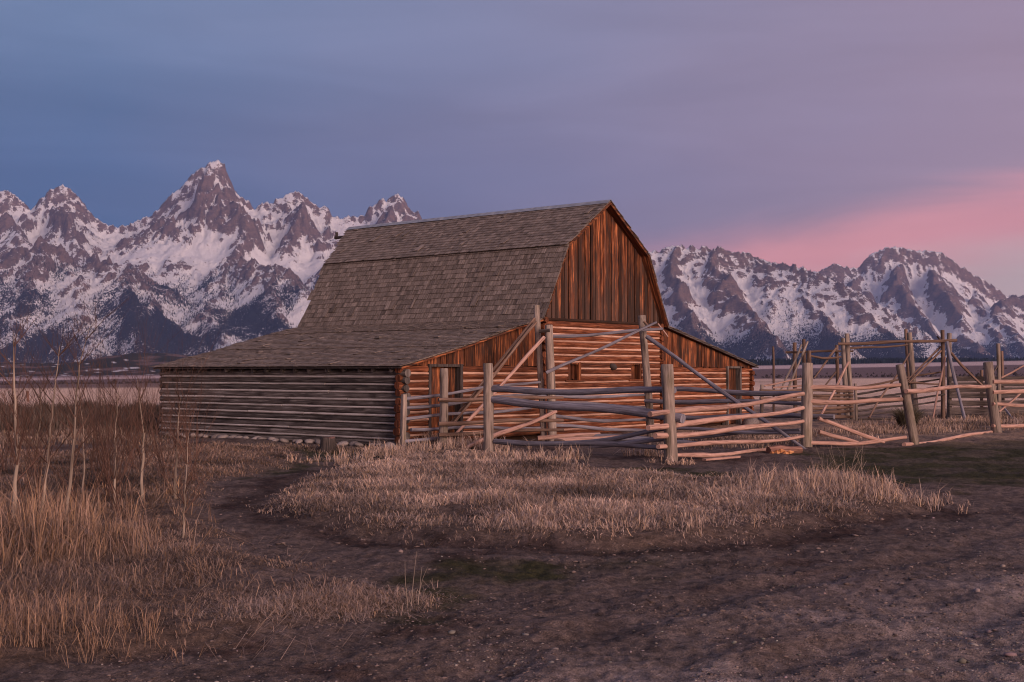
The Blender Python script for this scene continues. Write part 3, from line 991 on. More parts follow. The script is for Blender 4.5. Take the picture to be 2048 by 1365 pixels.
# doors and shuttered openings, each plank its own piece
def door(a, b_, zlo, zhi, l0, mat, name="door", fm='plank_dark'):
    mb = MB()
    mb.box((a - 0.02, l0 - 0.15, zlo), (a + 0.08, l0 + 0.07, zhi)); mb.box((b_ - 0.08, l0 - 0.15, zlo), (b_ + 0.02, l0 + 0.07, zhi))
    mb.box((a + 0.081, l0 - 0.13, zhi - 0.07), (b_ - 0.081, l0 + 0.07, zhi - 0.002))
    d_ = mb.obj(name, M[fm], barn)
    planks("plank", d_, a + 0.09, b_ - 0.08, zlo + 0.02, lambda u: zhi - 0.075, l0 + 0.02, 0.14, 0.26, mat, gap=0.012)
    return d_


door(DOOR_L[0], DOOR_L[1], 0.02, 2.06, 0.05, 'board_red')
door(DOOR_R[0], DOOR_R[1], 0.02, 2.06, 0.0, 'board_red', fm='log_grey')
door(WIN[0][0], WIN[0][1], 1.63, 2.15, 0.02, 'log_red', "window", 'board_red')
door(WIN[1][0], WIN[1][1], 1.63, 2.15, 0.06, 'board_red', "window", 'board_red')
for a, b_ in WIN:
    mb = MB(); mb.box((a - 0.15, -0.16, 1.58), (b_ + 0.2, 0.02, 1.625), 0); mb.obj("window_sill", M['log_red'], barn)

# --- roofs
def slab(mb, w0, z0, w1, z1, la, lb0, lb1, th):
    up = Vector((w1 - w0, 0, z1 - z0)).normalized()
    nrm = Vector((-up.z, 0, up.x))
    if nrm.z < 0:
        nrm = -nrm
    a = [Vector((w0, la, z0)), Vector((w0, lb0, z0)), Vector((w1, lb1, z1)), Vector((w1, la, z1))]
    mb.prism([p - nrm * 0.004 for p in a], [p - nrm * th for p in a], [(p.y, p.z) for p in a])


def shingles(rec, w0, z0, w1, z1, la, lb0, lb1, exposure=0.17):
    """courses of wooden shingles from the low edge (w0,z0) to the high edge (w1,z1); appended to rec as (matrix, width, tint)"""
    v = Vector((w1 - w0, 0, z1 - z0)); Ls = v.length; up = v.normalized()
    nrm = Vector((-up.z, 0, up.x))
    along = Vector((0, -1, 0))
    if nrm.z < 0:
        nrm = -nrm; along = Vector((0, 1, 0))
    s = -0.03
    row = 0
    while s < Ls - 0.06:
        lb = lb0 + (lb1 - lb0) * max(0, min(1, s / Ls))
        l_ = la - random.uniform(0, 0.04)
        wave = 0.012 * math.sin(row * 1.7)
        while l_ < lb:
            wd = random.choice(SH_W)
            tn = min(1, max(0, random.gauss(0.45, 0.22)))
            if random.random() < 0.05:
                tn = random.uniform(0.8, 1.0)
            jit = random.uniform(-0.007, 0.007) + wave * math.sin(l_ * 1.1)
            lift = random.uniform(0, 0.006) + (random.uniform(0.01, 0.03) if random.random() < 0.02 else 0)
            c = Vector((w0, l_ + wd / 2, z0)) + up * (s + jit) + nrm * lift
            mt = Matrix((along, up, nrm)).transposed().to_4x4()
            rot = Matrix.Rotation(random.uniform(-0.012, 0.012), 4, 'Z')
            mt = Matrix.Translation(c) @ mt @ rot
            ln = 0.40 if s + 0.40 < Ls else max(0.1, Ls - s + 0.01)
            rec.append((mt, wd, tn, ln, l_))
            l_ += wd
        s += exposure
        row += 1


SH_W = [0.10, 0.13, 0.155, 0.18, 0.22]


def shingle_into(mb, mt, wd, tn, ln):
    h = wd / 2 - 0.003
    a = [(-h, 0, 0.042), (h, 0, 0.042), (h, ln, 0.008), (-h, ln, 0.008)]
    b_ = [(-h, 0, 0.026), (h, 0, 0.026), (h, ln, 0.002), (-h, ln, 0.002)]
    mb.cur = tn
    mb.prism([mt @ Vector(p) for p in a], [mt @ Vector(p) for p in b_], [(p[0], p[1]) for p in a])


lb_e, lb_r = LEN + 0.12, LEN + 1.25
deck = MB()
pw = PROFILE
rec_main, rec_other = [], []
slab(deck, *pw[0], *pw[1], -FO, lb_e, lb_e, 0.05)
slab(deck, *pw[1], *pw[2], -FO, lb_e, lb_r, 0.05)
slab(deck, *pw[4], *pw[3], -FO, lb_e, lb_e, 0.05)
slab(deck, *pw[3], *pw[2], -FO, lb_e, lb_r, 0.05)
roof = deck.obj("roof", M['board_red'], barn)
shingles(rec_main, *pw[0], *pw[1], -FO, lb_e, lb_e)
shingles(rec_other, pw[1][0] - 0.05, pw[1][1] - 0.02, *pw[2], -FO, lb_e, lb_r)
shingles(rec_other, *pw[4], *pw[3], -FO, lb_e, lb_e)
shingles(rec_other, pw[3][0] + 0.05, pw[3][1] - 0.02, *pw[2], -FO, lb_e, lb_r)
rec_main.sort(key=lambda r: r[4])
protos = {}
for mt, wd, tn, ln, l_ in rec_main[:300]:
    key = (wd, round(tn * 5) / 5, round(ln, 1))
    if key not in protos:
        mb = MB(); shingle_into(mb, Matrix.Identity(4), wd, key[1] + 1e-4, key[2]); protos[key] = mb.mesh("shingle", M['shingle'])
    o = link(bpy.data.objects.new("shingle", protos[key]), roof)
    o.matrix_local = mt
mb = MB()
for r in rec_main[300:] + rec_other:
    shingle_into(mb, *r[:4])
tag(mb.obj("shingles", M['shingle'], roof), kind="stuff")
# metal sheets folded over the ridge
span = (lb_r + FO) / 5
for i in range(5):
    mb = MB()
    a0, a1 = -FO - 0.02 + i * span, -FO + (i + 1) * span + 0.03
    zt = 7.045 + 0.004 * i
    lo = [(8.63 - 0.17, a0, zt - 0.118), (8.63 - 0.17, a1, zt - 0.118), (8.63, a1, zt), (8.63, a0, zt)]
    mb.prism(lo, [(x, y, z - 0.006) for x, y, z in lo])
    hi = [(8.63, a0, zt), (8.63, a1, zt), (8.63 + 0.17, a1, zt - 0.118), (8.63 + 0.17, a0, zt - 0.118)]
    mb.prism(hi, [(x, y, z - 0.006) for x, y, z in hi])
    mb.obj("ridge_cap", M['metal'], roof)
log("hay_beam", (8.63, LEN - 0.5, 6.72), (8.63, lb_r + 0.75, 6.72), 0.06, M['plank_dark'], roof, 6, 0.0)
mb = MB(); mb.box((8.59, lb_r + 0.64, 6.76), (8.67, lb_r + 0.70, 6.92)); mb.box((8.59, lb_r + 0.14, 6.76), (8.67, lb_r + 0.19, 6.88)); mb.obj("hay_beam_bracket", M['plank_dark'], roof)

for nodes, hi_w in (([-0.30, 2.07, 4.14, 5.42], 1), ([18.12, 16.5, 14.5, 11.84], 0)):
    deck = MB(); rec = []
    for a, b_ in zip(nodes[:-1], nodes[1:]):
        slab(deck, a, float(lean_top(a)) + 0.02, b_, float(lean_top(b_)) + 0.02, -FO * 0.8, lb_e + 0.05, lb_e + 0.05, 0.035)
        shingles(rec, a, float(lean_top(a)) + 0.02, b_, float(lean_top(b_)) + 0.02, -FO * 0.8, lb_e + 0.05, lb_e + 0.05)
    lr = deck.obj("lean_to_roof", M['plank_dark' if hi_w else 'board_red'], barn)
    mb = MB()
    for r in rec:
        shingle_into(mb, *r[:4])
    tag(mb.obj("shingles", M['shingle'], lr), kind="stuff")
# thin rake boards along the gable and lean-to edges
def rake(pts, parent, mat='board_red', l0=-FO - 0.012, hgt=0.09):
    for (a, za), (b_, zb_) in zip(pts[:-1], pts[1:]):
        mb = MB()
        q = [(a, l0, za - hgt), (b_, l0, zb_ - hgt), (b_, l0, zb_ - 0.006), (a, l0, za - 0.006)]
        mb.prism(q, [(x, y + 0.03, z) for x, y, z in q], [(z, x) for x, y, z in q])
        mb.obj("rake_board", M[mat], parent)


rake([(w_, z_) for w_, z_ in PROFILE], roof)
rake([(w_, float(lean_top(w_)) + 0.02) for w_ in (-0.28, 2.07, 4.14, 5.40)], barn, 'board_red', -FO * 0.8 - 0.02, 0.05)
rake([(w_, float(lean_top(w_)) + 0.02) for w_ in (11.9, 14.5, 16.5, 18.1)], barn, 'plank_dark', -FO * 0.8 - 0.02, 0.05)


def barn_pt(wv, lv, z):
    c, s = math.cos(BARN_RZ), math.sin(BARN_RZ)
    return Vector((CORNER.x + wv * c - lv * s, CORNER.y + wv * s + lv * c, z))


# --- stones, nest, stump by the wall
def stone_mesh(name, seed, mat=None, sub=2):
    import bmesh
    rnd = random.Random(seed)
    bm = bmesh.new()
    bmesh.ops.create_icosphere(bm, subdivisions=sub, radius=1.0)
    k = [Vector((rnd.uniform(-1, 1), rnd.uniform(-1, 1), rnd.uniform(-1, 1))).normalized() for _ in range(6)]
    for v in bm.verts:
        d = v.co.normalized()
        v.co = d * (1 + 0.14 * sum(math.sin(3 * d.dot(q) + i) for i, q in enumerate(k)) / 2.5)
    me = bpy.data.meshes.new(name)
    bm.to_mesh(me); bm.free()
    me.polygons.foreach_set("use_smooth", np.ones(len(me.polygons), bool))
    me.materials.append(mat or M['stone'])
    return me


st = [stone_mesh("foundation_stone", k) for k in range(5)]
for i in range(30):
    o = link(bpy.data.objects.new("foundation_stone", st[i % 5]))
    l_ = 0.35 + i * 0.31 + random.uniform(-0.1, 0.1)
    r = random.uniform(0.07, 0.15)
    o.location = barn_pt(-0.14 - random.uniform(0, 0.15), l_, 0.03)
    o.scale = (r * random.uniform(0.9, 1.5), r * random.uniform(0.9, 1.4), r * 0.62)
    o.rotation_euler = (random.uniform(-.3, .3), random.uniform(-.3, .3), random.uniform(0, 6))
    tag(o, "rounded pale foundation stone at the foot of the grey log wall", "stone", "foundation stones along the side wall")
for px, py, d, r, lab in ((780, 899, 29.2, 0.17, "large grey boulder beside the upright plank at the barn corner"),
                          (1500, 868, 42.6, 0.3, "brown stone under the far right corner of the barn"),
                          (770, 902, 28.9, 0.11, "small dark stone left of the corner boulder")):
    o = link(bpy.data.objects.new("boulder", st[int(r * 100) % 5]))
    o.location = P(px, py, d); o.location.z = 0.06; o.scale = (r * 1.2, r, r * 0.75); o.rotation_euler = (0.2, 0.1, px)
    tag(o, lab, "stone")

nest = link(bpy.data.objects.new("nest", stone_mesh("nest", 44, M['plank_dark'])))
nest.location = barn_pt(8.95, -0.17, 2.02); nest.scale = (0.12, 0.09, 0.10)
tag(nest, "small dark round clump on the log wall between the two shuttered windows", "nest")

c0 = G(655, 897)
c0 = Vector((-4.35, 28.9, 0))
stump = thing("tree_stump", "upright dark tree stump standing in front of the grey log wall", "stump", c0)
mb = MB()
nn = 16
prof = [(0, 0.23), (0.08, 0.205), (0.2, 0.19), (0.34, 0.185), (0.36, 0.175)]
ph = [1 + random.uniform(-.08, .08) for _ in range(nn)]
for z, r in prof:
    for k in range(nn):
        a = 6.2832 * k / nn
        mb.v.append(Vector((math.cos(a) * r * ph[k], math.sin(a) * r * ph[k], z - 0.05 + (0.02 * math.sin(2 * a) if z > .3 else 0))))
for i in range(len(prof) - 1):
    for k in range(nn):
        k2 = (k + 1) % nn
        mb.poly([i * nn + k, i * nn + k2, (i + 1) * nn + k2, (i + 1) * nn + k], [(k * .07, prof[i][0]), (k * .07 + .07, prof[i][0]), (k * .07 + .07, prof[i + 1][0]), (k * .07, prof[i + 1][0])])
mb.obj("bark", M['plank_dark'], stump)
mb = MB()
mb.v = [Vector((math.cos(6.2832 * k / nn) * 0.174 * ph[k], math.sin(6.2832 * k / nn) * 0.174 * ph[k], 0.312 + 0.02 * math.sin(2 * 6.2832 * k / nn))) for k in range(nn)]
mb.poly(list(range(nn)), [(v.x, v.y * .2) for v in mb.v])
mb.obj("cut_top", M['bark'], stump)
# ------------------------------------------------------------------ corral fences
def pole(parent, name, a, b_, width, mat, sag=0.0, n=9, wob=0.055, taper=0.0, via=None):
    """a, b_: (pixel x, pixel y, distance); width: pixels at the nearer end"""
    pa, pb = P(*a), P(*b_)
    off = parent.location
    ra = width * a[2] / FOC / 2
    L = (pb - pa).length
    m_ = max(3, int(L / 0.45))
    ph, ph2 = random.uniform(0, 6), random.uniform(0, 6)
    amp = min(0.05, 0.011 * L)
    pts, rad = [], []
    bump_at = random.uniform(0.2, 0.8)
    tp = taper if taper else random.uniform(0.08, 0.30)
    for i in range(m_ + 1):
        t = i / m_
        p = pa.lerp(pb, t)
        if via is not None:
            q = P(*via)
            p = pa.lerp(q, t * 2) if t < 0.5 else q.lerp(pb, t * 2 - 1)
        env = math.sin(math.pi * t)
        p = p + Vector((0, 0, -sag * env + amp * env * math.sin(ph + 5 * t))) + Vector((math.cos(ph), math.sin(ph), 0)) * amp * env * math.sin(ph2 + 4 * t)
        pts.append(p - off)
        rad.append(ra * (1.08 - tp * t) * (1 + 0.06 * math.sin(ph2 + 9 * t) + 0.05 * math.sin(ph + 23 * t) + (0.14 if abs(t - bump_at) < 0.6 / m_ else 0)))
    mb = MB()
    mb.tube(pts, rad, n, wob)
    return mb.obj(name, M[mat], parent, True)


def post(parent, x_top, y_top, x_base, d, width, mat='post_grey', lean_d=0.0, name="post"):
    pt = P(x_top, y_top, d + lean_d)
    gxy = P(x_base, 800, d)
    zb = float(ground_z(np.array([gxy.x]), np.array([gxy.y]))[0])
    pb = Vector((gxy.x, gxy.y, zb - 0.25))
    off = parent.location
    r = width * d / FOC / 2
    ph = random.uniform(0, 6)
    m_ = 7
    pts, rad = [], []
    for i in range(m_ + 1):
        t = i / m_
        pts.append(pb.lerp(pt, t) + Vector((0.012 * math.sin(ph + 4 * t), 0, 0)) - off)
        rad.append(r * (1.08 - 0.10 * t + 0.03 * math.sin(ph + 7 * t)))
    pts.append(pts[-1] + (pt - pb).normalized() * 0.012); rad.append(rad[-1] * 0.82)
    mb = MB()
    mb.tube(pts, rad, 11, 0.05)
    return mb.obj(name, M[mat], parent, True)


def at_ground(px, d):
    p = P(px, 800, d)
    return Vector((p.x, p.y, 0))


# near fence: from the post in front of the barn to the right edge of the picture
f1 = thing("corral_fence", "near corral fence of stout grey posts with bare pink and blue-grey pole rails", "fence", at_ground(1337, 25.1))
post(f1, 975, 728, 979, 28.3, 20)
post(f1, 1335, 730, 1341, 25.1, 25)
post(f1, 1614, 727, 1613, 30.1, 22)
post(f1, 1799, 730, 1833, 31.2, 17)
post(f1, 1976, 725, 1995, 37.0, 19)
B_ = lambda x, y: (x, y, 28.2 + (x - 975) / 362 * -3.1 + 0.16)
pole(f1, "rail", B_(983, 778), B_(1350, 781), 12, 'pole_blue', 0.02)
pole(f1, "rail", B_(985, 799), B_(1366, 838), 14, 'pole_blue', -0.03, taper=-0.15)
pole(f1, "rail", B_(990, 883), B_(1345, 897), 10, 'pole_blue', 0.0)
pole(f1, "rail", B_(1150, 887), B_(1338, 856), 9, 'pole_blue', 0.03)
pole(f1, "rail", B_(1180, 893), B_(1338, 877), 9, 'pole_blue', 0.0)
C_ = lambda x, y: (x, y, 25.0 + (x - 1337) / 277 * 5.0 + (0.17 if x < 1600 else 0.05))
for (x0, y0, y1, wd, sg) in ((1300, 829, 788, 11, 0.03), (1296, 856, 816, 11, 0.06), (1310, 872, 843, 11, 0.06), (1316, 894, 873, 9, 0.05)):
    pole(f1, "rail", C_(x0, y0), C_(1606, y1), wd, 'pole_pink', sg, taper=0.0)
pole(f1, "rail", C_(1335, 912), C_(1548, 900), 9, 'pole_pink', 0.0)
D2 = lambda x, y: (x, y, 30.0 + (x - 1614) / 200 * 1.2)
pole(f1, "rail", D2(1618, 775), D2(1800, 770), 9, 'pole_pink', 0.03)
pole(f1, "rail", D2(1618, 803), D2(1804, 799), 9, 'pole_pink', 0.03)
pole(f1, "rail", D2(1620, 886), D2(1812, 875), 8, 'pole_pink', 0.06)
pole(f1, "rail", D2(1637, 837), D2(1768, 884), 8, 'pole_pink', 0.02)
pole(f1, "rail", D2(1638, 864), D2(1716, 886), 8, 'pole_pink', 0.0)
E2 = lambda x, y: (x, y, 31.1 + (x - 1820) / 160 * 5.8)
pole(f1, "rail", E2(1812, 783), E2(1982, 773), 9, 'pole_pink', 0.0)
pole(f1, "rail", E2(1808, 890), E2(1990, 863), 8, 'pole_pink', 0.04)
F2 = lambda x, y: (x, y, 36.8 + (x - 1980) / 160 * 2.0)
for y0, y1, wd in ((764, 767, 8), (785, 782, 8), (808, 809, 7), (852, 846, 7)):
    pole(f1, "rail", F2(1985, y0), F2(2160, y1), wd, 'pole_pink', 0.02)
post(f1, 2168, 722, 2160, 39.0, 18)

# wing fence: from the barn corner past the squat post to the gate
f2 = thing("corral_fence", "short rail fence from the barn corner to the gate, with one squat round post", "fence", at_ground(886, 29.6))
post(f2, 888, 738, 886, 29.6, 17)
mb = MB()
p0 = P(805, 800, 29.4)
mb.box((-0.055, -0.05, -0.1), (0.055, 0.05, 1.32))
o = mb.obj("upright_plank", M['post_grey'], f2); o.location = Vector((p0.x, p0.y, 0)) - f2.location; o.rotation_euler = (0.02, 0.02, 0.7)
W_ = lambda x, y: (x, y, 29.45 + (x - 812) / 265 * 2.9)
for a, b_, wd in (((808, 798), (1080, 765), 6.5), ((808, 817), (1080, 788), 6.5), ((808, 839), (1062, 816), 6.5), ((822, 860), (1080, 856), 6.5), ((808, 883), (884, 876), 7)):
    pole(f2, "rail", W_(*a), W_(*b_), wd, 'pole_blue', 0.0)
A_2 = lambda x, y: (x, y, 29.35 + (x - 880) / 245 * 1.4)
for a, b_, wd in (((877, 800), (1126, 796), 8), ((877, 848), (1126, 841), 8), ((877, 870), (1127, 860), 8.5)):
    pole(f2, "rail", A_2(*a), A_2(*b_), wd, 'pole_brown', 0.0)
pole(f2, "rail", (913, 905, 28.7), (1112, 823, 30.6), 8.5, 'pole_pink', 0.0)

# gate frame in front of the middle of the barn
f3 = thing("gate_frame", "tall pole gate frame with lintel and slanting braces before the barn's middle", "gate", at_ground(1101, 33.0))
post(f3, 1074, 612, 1088, 32.8, 12, lean_d=0.2)
post(f3, 1097, 651, 1106, 32.6, 17)
post(f3, 1284, 632, 1303, 33.6, 15)
pole(f3, "lintel", (1100, 673, 32.9), (1326, 658, 33.3), 6.5, 'pole_blue', 0.03)
pole(f3, "brace", (1092, 746, 32.4), (1313, 645, 33.2), 6, 'pole_blue', 0.0)
pole(f3, "brace", (1069, 638, 32.7), (903, 845, 30.6), 6.5, 'pole_brown', 0.0)
pole(f3, "brace", (1072, 645, 32.5), (908, 846, 30.4), 6, 'pole_brown', -0.03)
pole(f3, "brace", (1088, 675, 32.3), (908, 872, 30.0), 7, 'pole_pink', 0.02)
pole(f3, "brace", (1294, 674, 33.3), (1613, 902, 29.3), 8, 'pole_blue', 0.0)
pole(f3, "stick", (1316, 648, 33.4), (1336, 674, 33.3), 3, 'pole_pink', 0.0)
pole(f3, "stick", (1288, 643, 33.5), (1304, 660, 33.5), 4, 'pole_brown', 0.0)
mb = MB()
mb.tube([P(1078, 663, 32.6) - f3.location, P(1100, 661, 32.5) - f3.location], 0.05, 6, 0.1); mb.obj("wire_binding", M['plank_dark'], f3)
G_ = lambda x, y: (x, y, 32.7 + (x - 1106) / 190 * 0.9)
for a, b_, wd, sg in (((1050, 794), (1300, 790), 7, 0), ((1106, 806), (1300, 816), 7.5, 0), ((1108, 832), (1300, 840), 6.5, 0.06), ((1108, 851), (1304, 862), 6.5, 0)):
    pole(f3, "rail", G_(*a), G_(*b_), wd, 'pole_blue', sg)

# blue-grey rails from the gate to the third stout post
f4 = thing("rail_fence", "run of blue-grey pole rails between the gate frame and the next stout post", "fence", at_ground(1450, 31.6))
H_ = lambda x, y: (x, y, 33.4 - (x - 1290) / 320 * 2.9)
for a, b_, wd in (((1285, 779), (1612, 787), 9), ((1290, 802), (1612, 808), 8.5), ((1298, 834), (1668, 834), 9), ((1305, 857), (1605, 866), 7), ((1345, 877), (1600, 860), 6)):
    pole(f4, "rail", H_(*a), H_(*b_), wd, 'pole_blue', 0.0)

# --- loose timber
def loose(name, label, cat, a, b_, width, mat, **kw):
    pa = P(*a)
    e = thing(name, label, cat, (pa.x, pa.y, 0))
    pole(e, "trunk", a, b_, width, mat, wob=0.06, **kw)
    return e


e = loose("fallen_log", "thick broken log with raw orange wood lying beside the third fence post", "log", (1537, 904, 27.9), (1601, 901, 28.2), 20, 'bark', n=12)
mb = MB()
q = P(1553, 904, 27.72) - e.location
for k in range(5):
    a = q + Vector((-0.16 + 0.1 * k, -0.02 * (k % 2), -0.05 + 0.03 * (k % 3)))
    mb.tube([a, a + Vector((0.05, -0.01, 0.01)), a + Vector((0.16, 0.01, 0.015))], [0.02, 0.055, 0.012], 6, 0.2)
mb.obj("split_wood", M['fresh_wood'], e)
loose("cut_log", "short sawn blue-grey log on the ground behind the big fence post", "log", (1352, 885, 28.6), (1402, 889, 28.4), 10, 'pole_blue')
loose("cut_log", "small dark sawn log end lying among the poles below the gate", "log", (1112, 884, 29.2), (1128, 886, 29.0), 12, 'pole_brown')
for a, b_, lab in (((1075, 877, 30.8), (1200, 869, 31.2), "pale flat timber lying behind the long bottom rail, left of centre"),
                   ((1110, 882, 30.2), (1240, 874, 30.6), "pink pole lying on the ground under the gate lintel"),
                   ((1170, 872, 31.2), (1300, 878, 31.0), "grey pole lying on the ground near the right gate post"),
                   ((1225, 878, 30.6), (1290, 880, 30.4), "short pale pole lying beside the right gate post")):
    loose("fallen_pole", lab, "pole", a, b_, 9, 'pole_pink' if 'p' in lab[:5] else 'pole_blue')
p0 = P(1408, 930, 25.2); p1 = P(1482, 923, 26.0)
plank = MB()
d_ = (Vector((p1.x, p1.y, 0)) - Vector((p0.x, p0.y, 0))); L_ = d_.length
q = [(0, -0.05, 0), (L_ * 0.93, -0.05, 0), (L_, 0.01, 0), (L_ * 0.86, 0.05, 0), (0, 0.05, 0)]
plank.prism([(x, y, 0.05) for x, y, z in q], [(x, y, 0.012) for x, y, z in q], [(y, x) for x, y, z in q])
o = plank.obj("loose_plank", M['pole_pink'])
o.location = (p0.x, p0.y, 0.02); o.rotation_euler = (0.05, -0.01, math.atan2(d_.y, d_.x))
tag(o, "pale broken plank lying on the dirt right of the biggest fence post", "plank")

# --- far corral
K = 47.0
f5 = thing("loading_gate_frame", "wide far gate frame with long top beam between paired tall posts", "gate", at_ground(1800, K))
for xt, yt, xb, d, wd in ((1686, 677, 1695, 49, 10), (1694, 668, 1705, 47.5, 9), (1811, 659, 1824, 50, 7), (1818, 666, 1834, 49.2, 11), (1885, 661, 1886, 47, 8), (1899, 667, 1898, 48, 9)):
    post(f5, xt, yt, xb, d, wd, 'pole_brown' if wd < 9 else 'post_grey')
pole(f5, "beam", (1676, 688, 47.2), (1914, 681, 46.7), 6, 'pole_brown', 0.03)
pole(f5, "beam", (1692, 697, 48.6), (1816, 690, 48.6), 4, 'pole_brown', 0.02)
pole(f5, "brace", (1881, 694, 47.2), (1814, 762, 46.4), 4, 'pole_brown')
pole(f5, "brace", (1882, 702, 47.0), (1818, 766, 46.2), 4, 'pole_brown')
pole(f5, "brace", (1894, 684, 46.6), (1931, 844, 44.8), 6, 'pole_blue', 0.0, via=(1911, 772, 45.8))
pole(f5, "brace", (1890, 715, 46.6), (1866, 838, 45.6), 4, 'pole_pink')
pole(f5, "brace", (1902, 706, 47.0), (1964, 771, 46.6), 5, 'pole_brown', 0.03)
pole(f5, "brace", (1874, 673, 47.2), (1884, 684, 47.2), 3, 'pole_brown')
pole(f5, "brace", (1697, 725, 47.0), (1640, 834, 44.6), 5, 'pole_pink')

f6 = thing("chute_gate_frame", "smaller far gate frame with crossed poles behind the third stout post", "gate", at_ground(1600, 52))
for xt, yt, xb, d, wd in ((1589, 686, 1591, 53, 8), (1607, 679, 1610, 53, 7), (1617, 702, 1618, 51, 10), (1673, 691, 1679, 52, 7)):
    post(f6, xt, yt, xb, d, wd, 'pole_brown')
pole(f6, "beam", (1571, 705, 52.3), (1707, 703, 51.6), 4.5, 'pole_brown')
pole(f6, "beam", (1619, 712, 51), (1698, 711, 51), 4, 'pole_brown', 0.11)
pole(f6, "brace", (1603, 690, 52), (1560, 786, 50), 4, 'post_grey')
pole(f6, "brace", (1615, 684, 52), (1573, 786, 50), 4, 'post_grey')
pole(f6, "brace", (1672, 697, 51.6), (1628, 757, 50.5), 4, 'pole_brown')
pole(f6, "brace", (1671, 745, 51.6), (1649, 773, 50.8), 3.5, 'pole_brown')

o = thing("lone_pole", "thin lone upright pole just right of the barn's far corner", "pole", at_ground(1548, 55))
post(o, 1546, 694, 1548, 55, 4.5, 'pole_brown')

f7 = thing("pole_fence", "low far fence of thick brown poles left of the wide gate frame", "fence", at_ground(1660, 46))
post(f7, 1711, 768, 1712, 46.6, 6, 'post_grey')
post(f7, 1523, 770, 1524, 47.5, 7, 'post_grey')
Q_ = lambda x, y: (x, y, 46 + (x - 1520) / 190 * 1.0)
for y0, y1, wd in ((781, 784, 5), (788, 791, 6), (797, 799, 6), (806, 808, 5), (818, 814, 6), (827, 822, 6.5), (835, 834, 7)):
    pole(f7, "rail", Q_(1520 if y0 < 812 else 1622, y0), Q_(1706, y1), wd, 'pole_brown')
for a, b_ in (((1528, 772), (1612, 756)), ((1545, 776), (1618, 770)), ((1560, 781), (1612, 778))):
    pole(f7, "rail", (*a, 50), (*b_, 50.5), 3.5, 'pole_pink')

f8 = thing("pole_fence", "tangled fence of thin dark poles rising between the wide gate's posts", "fence", at_ground(1790, 46.5))
for a, b_, wd in (((1712, 775), (1886, 744), 4), ((1714, 789), (1890, 757), 4), ((1812, 765), (1882, 769), 4), ((1716, 801), (1884, 772), 4), ((1712, 797), (1800, 793), 4),
                  ((1714, 812), (1890, 789), 4), ((1714, 823), (1888, 801), 4), ((1716, 832), (1800, 822), 4), ((1716, 840), (1790, 838), 5)):
    pole(f8, "rail", (*a, 46.9), (*b_, 46.9 + random.uniform(0, 0.7)), wd, 'plank_dark' if wd > 4 or a[1] > 780 else 'pole_brown')
pole(f8, "brace", (1818, 708, 48.6), (1738, 836, 45.5), 4, 'pole_brown')

f9 = thing("plank_fence", "dark close-boarded plank fence at the far right of the corral", "fence", at_ground(1980, 48))
for i, (y0, y1) in enumerate(((753, 763), (765, 773), (775, 785), (787, 797), (801, 812), (814, 827), (829, 840))):
    mb = MB()
    a0, a1 = 1899, 2230
    z0, z1 = P(1980, y1, 48).z, P(1980, y0, 48).z
    q0, q1 = P(a0, 800, 47.6 + 0.03 * (i % 2)), P(a1, 800, 48.6 + 0.03 * (i % 2))
    j = random.uniform(-0.02, 0.02)
    lo = [Vector((q0.x, q0.y, z0 + j)), Vector((q1.x, q1.y, z0 - j)), Vector((q1.x, q1.y, z1 - j)), Vector((q0.x, q0.y, z1 + j))]
    lo = [p - f9.location for p in lo]
    mb.prism(lo, [p + Vector((0, 0.05, 0)) for p in lo], [(p.z, p.x) for p in lo])
    mb.obj("plank", M['plank_dark'], f9)
for xt, yt, xb, d, wd in ((1996, 688, 1999, 47.2, 8), (2004, 703, 2006, 49, 6), (1963, 741, 1964, 49, 6), (2120, 735, 2121, 47.8, 8)):
    post(f9, xt, yt, xb, d, wd, 'pole_brown' if wd < 8 else 'post_grey')
pole(f9, "brace", (2003, 756, 47.2), (2060, 726, 47.2), 3.5, 'pole_pink')
pole(f9, "brace", (1998, 824, 46.6), (2062, 770, 47), 4.5, 'pole_pink')
pole(f9, "brace", (2006, 813, 46.8), (2025, 838, 46), 4, 'pole_blue')
pole(f9, "brace", (1996, 730, 47.2), (1978, 758, 47), 3.5, 'plank_dark')

o = thing("boundary_post", "short reddish wooden post standing in the tan field at left", "post", at_ground(57, 75))
post(o, 55, 783, 57, 75, 5, 'bark')
# ------------------------------------------------------------------ grass
TAN = np.array([[0.54, 0.385, 0.305], [0.46, 0.325, 0.265], [0.40, 0.31, 0.265], [0.56, 0.38, 0.25], [0.26, 0.185, 0.15], [0.13, 0.09, 0.075]])


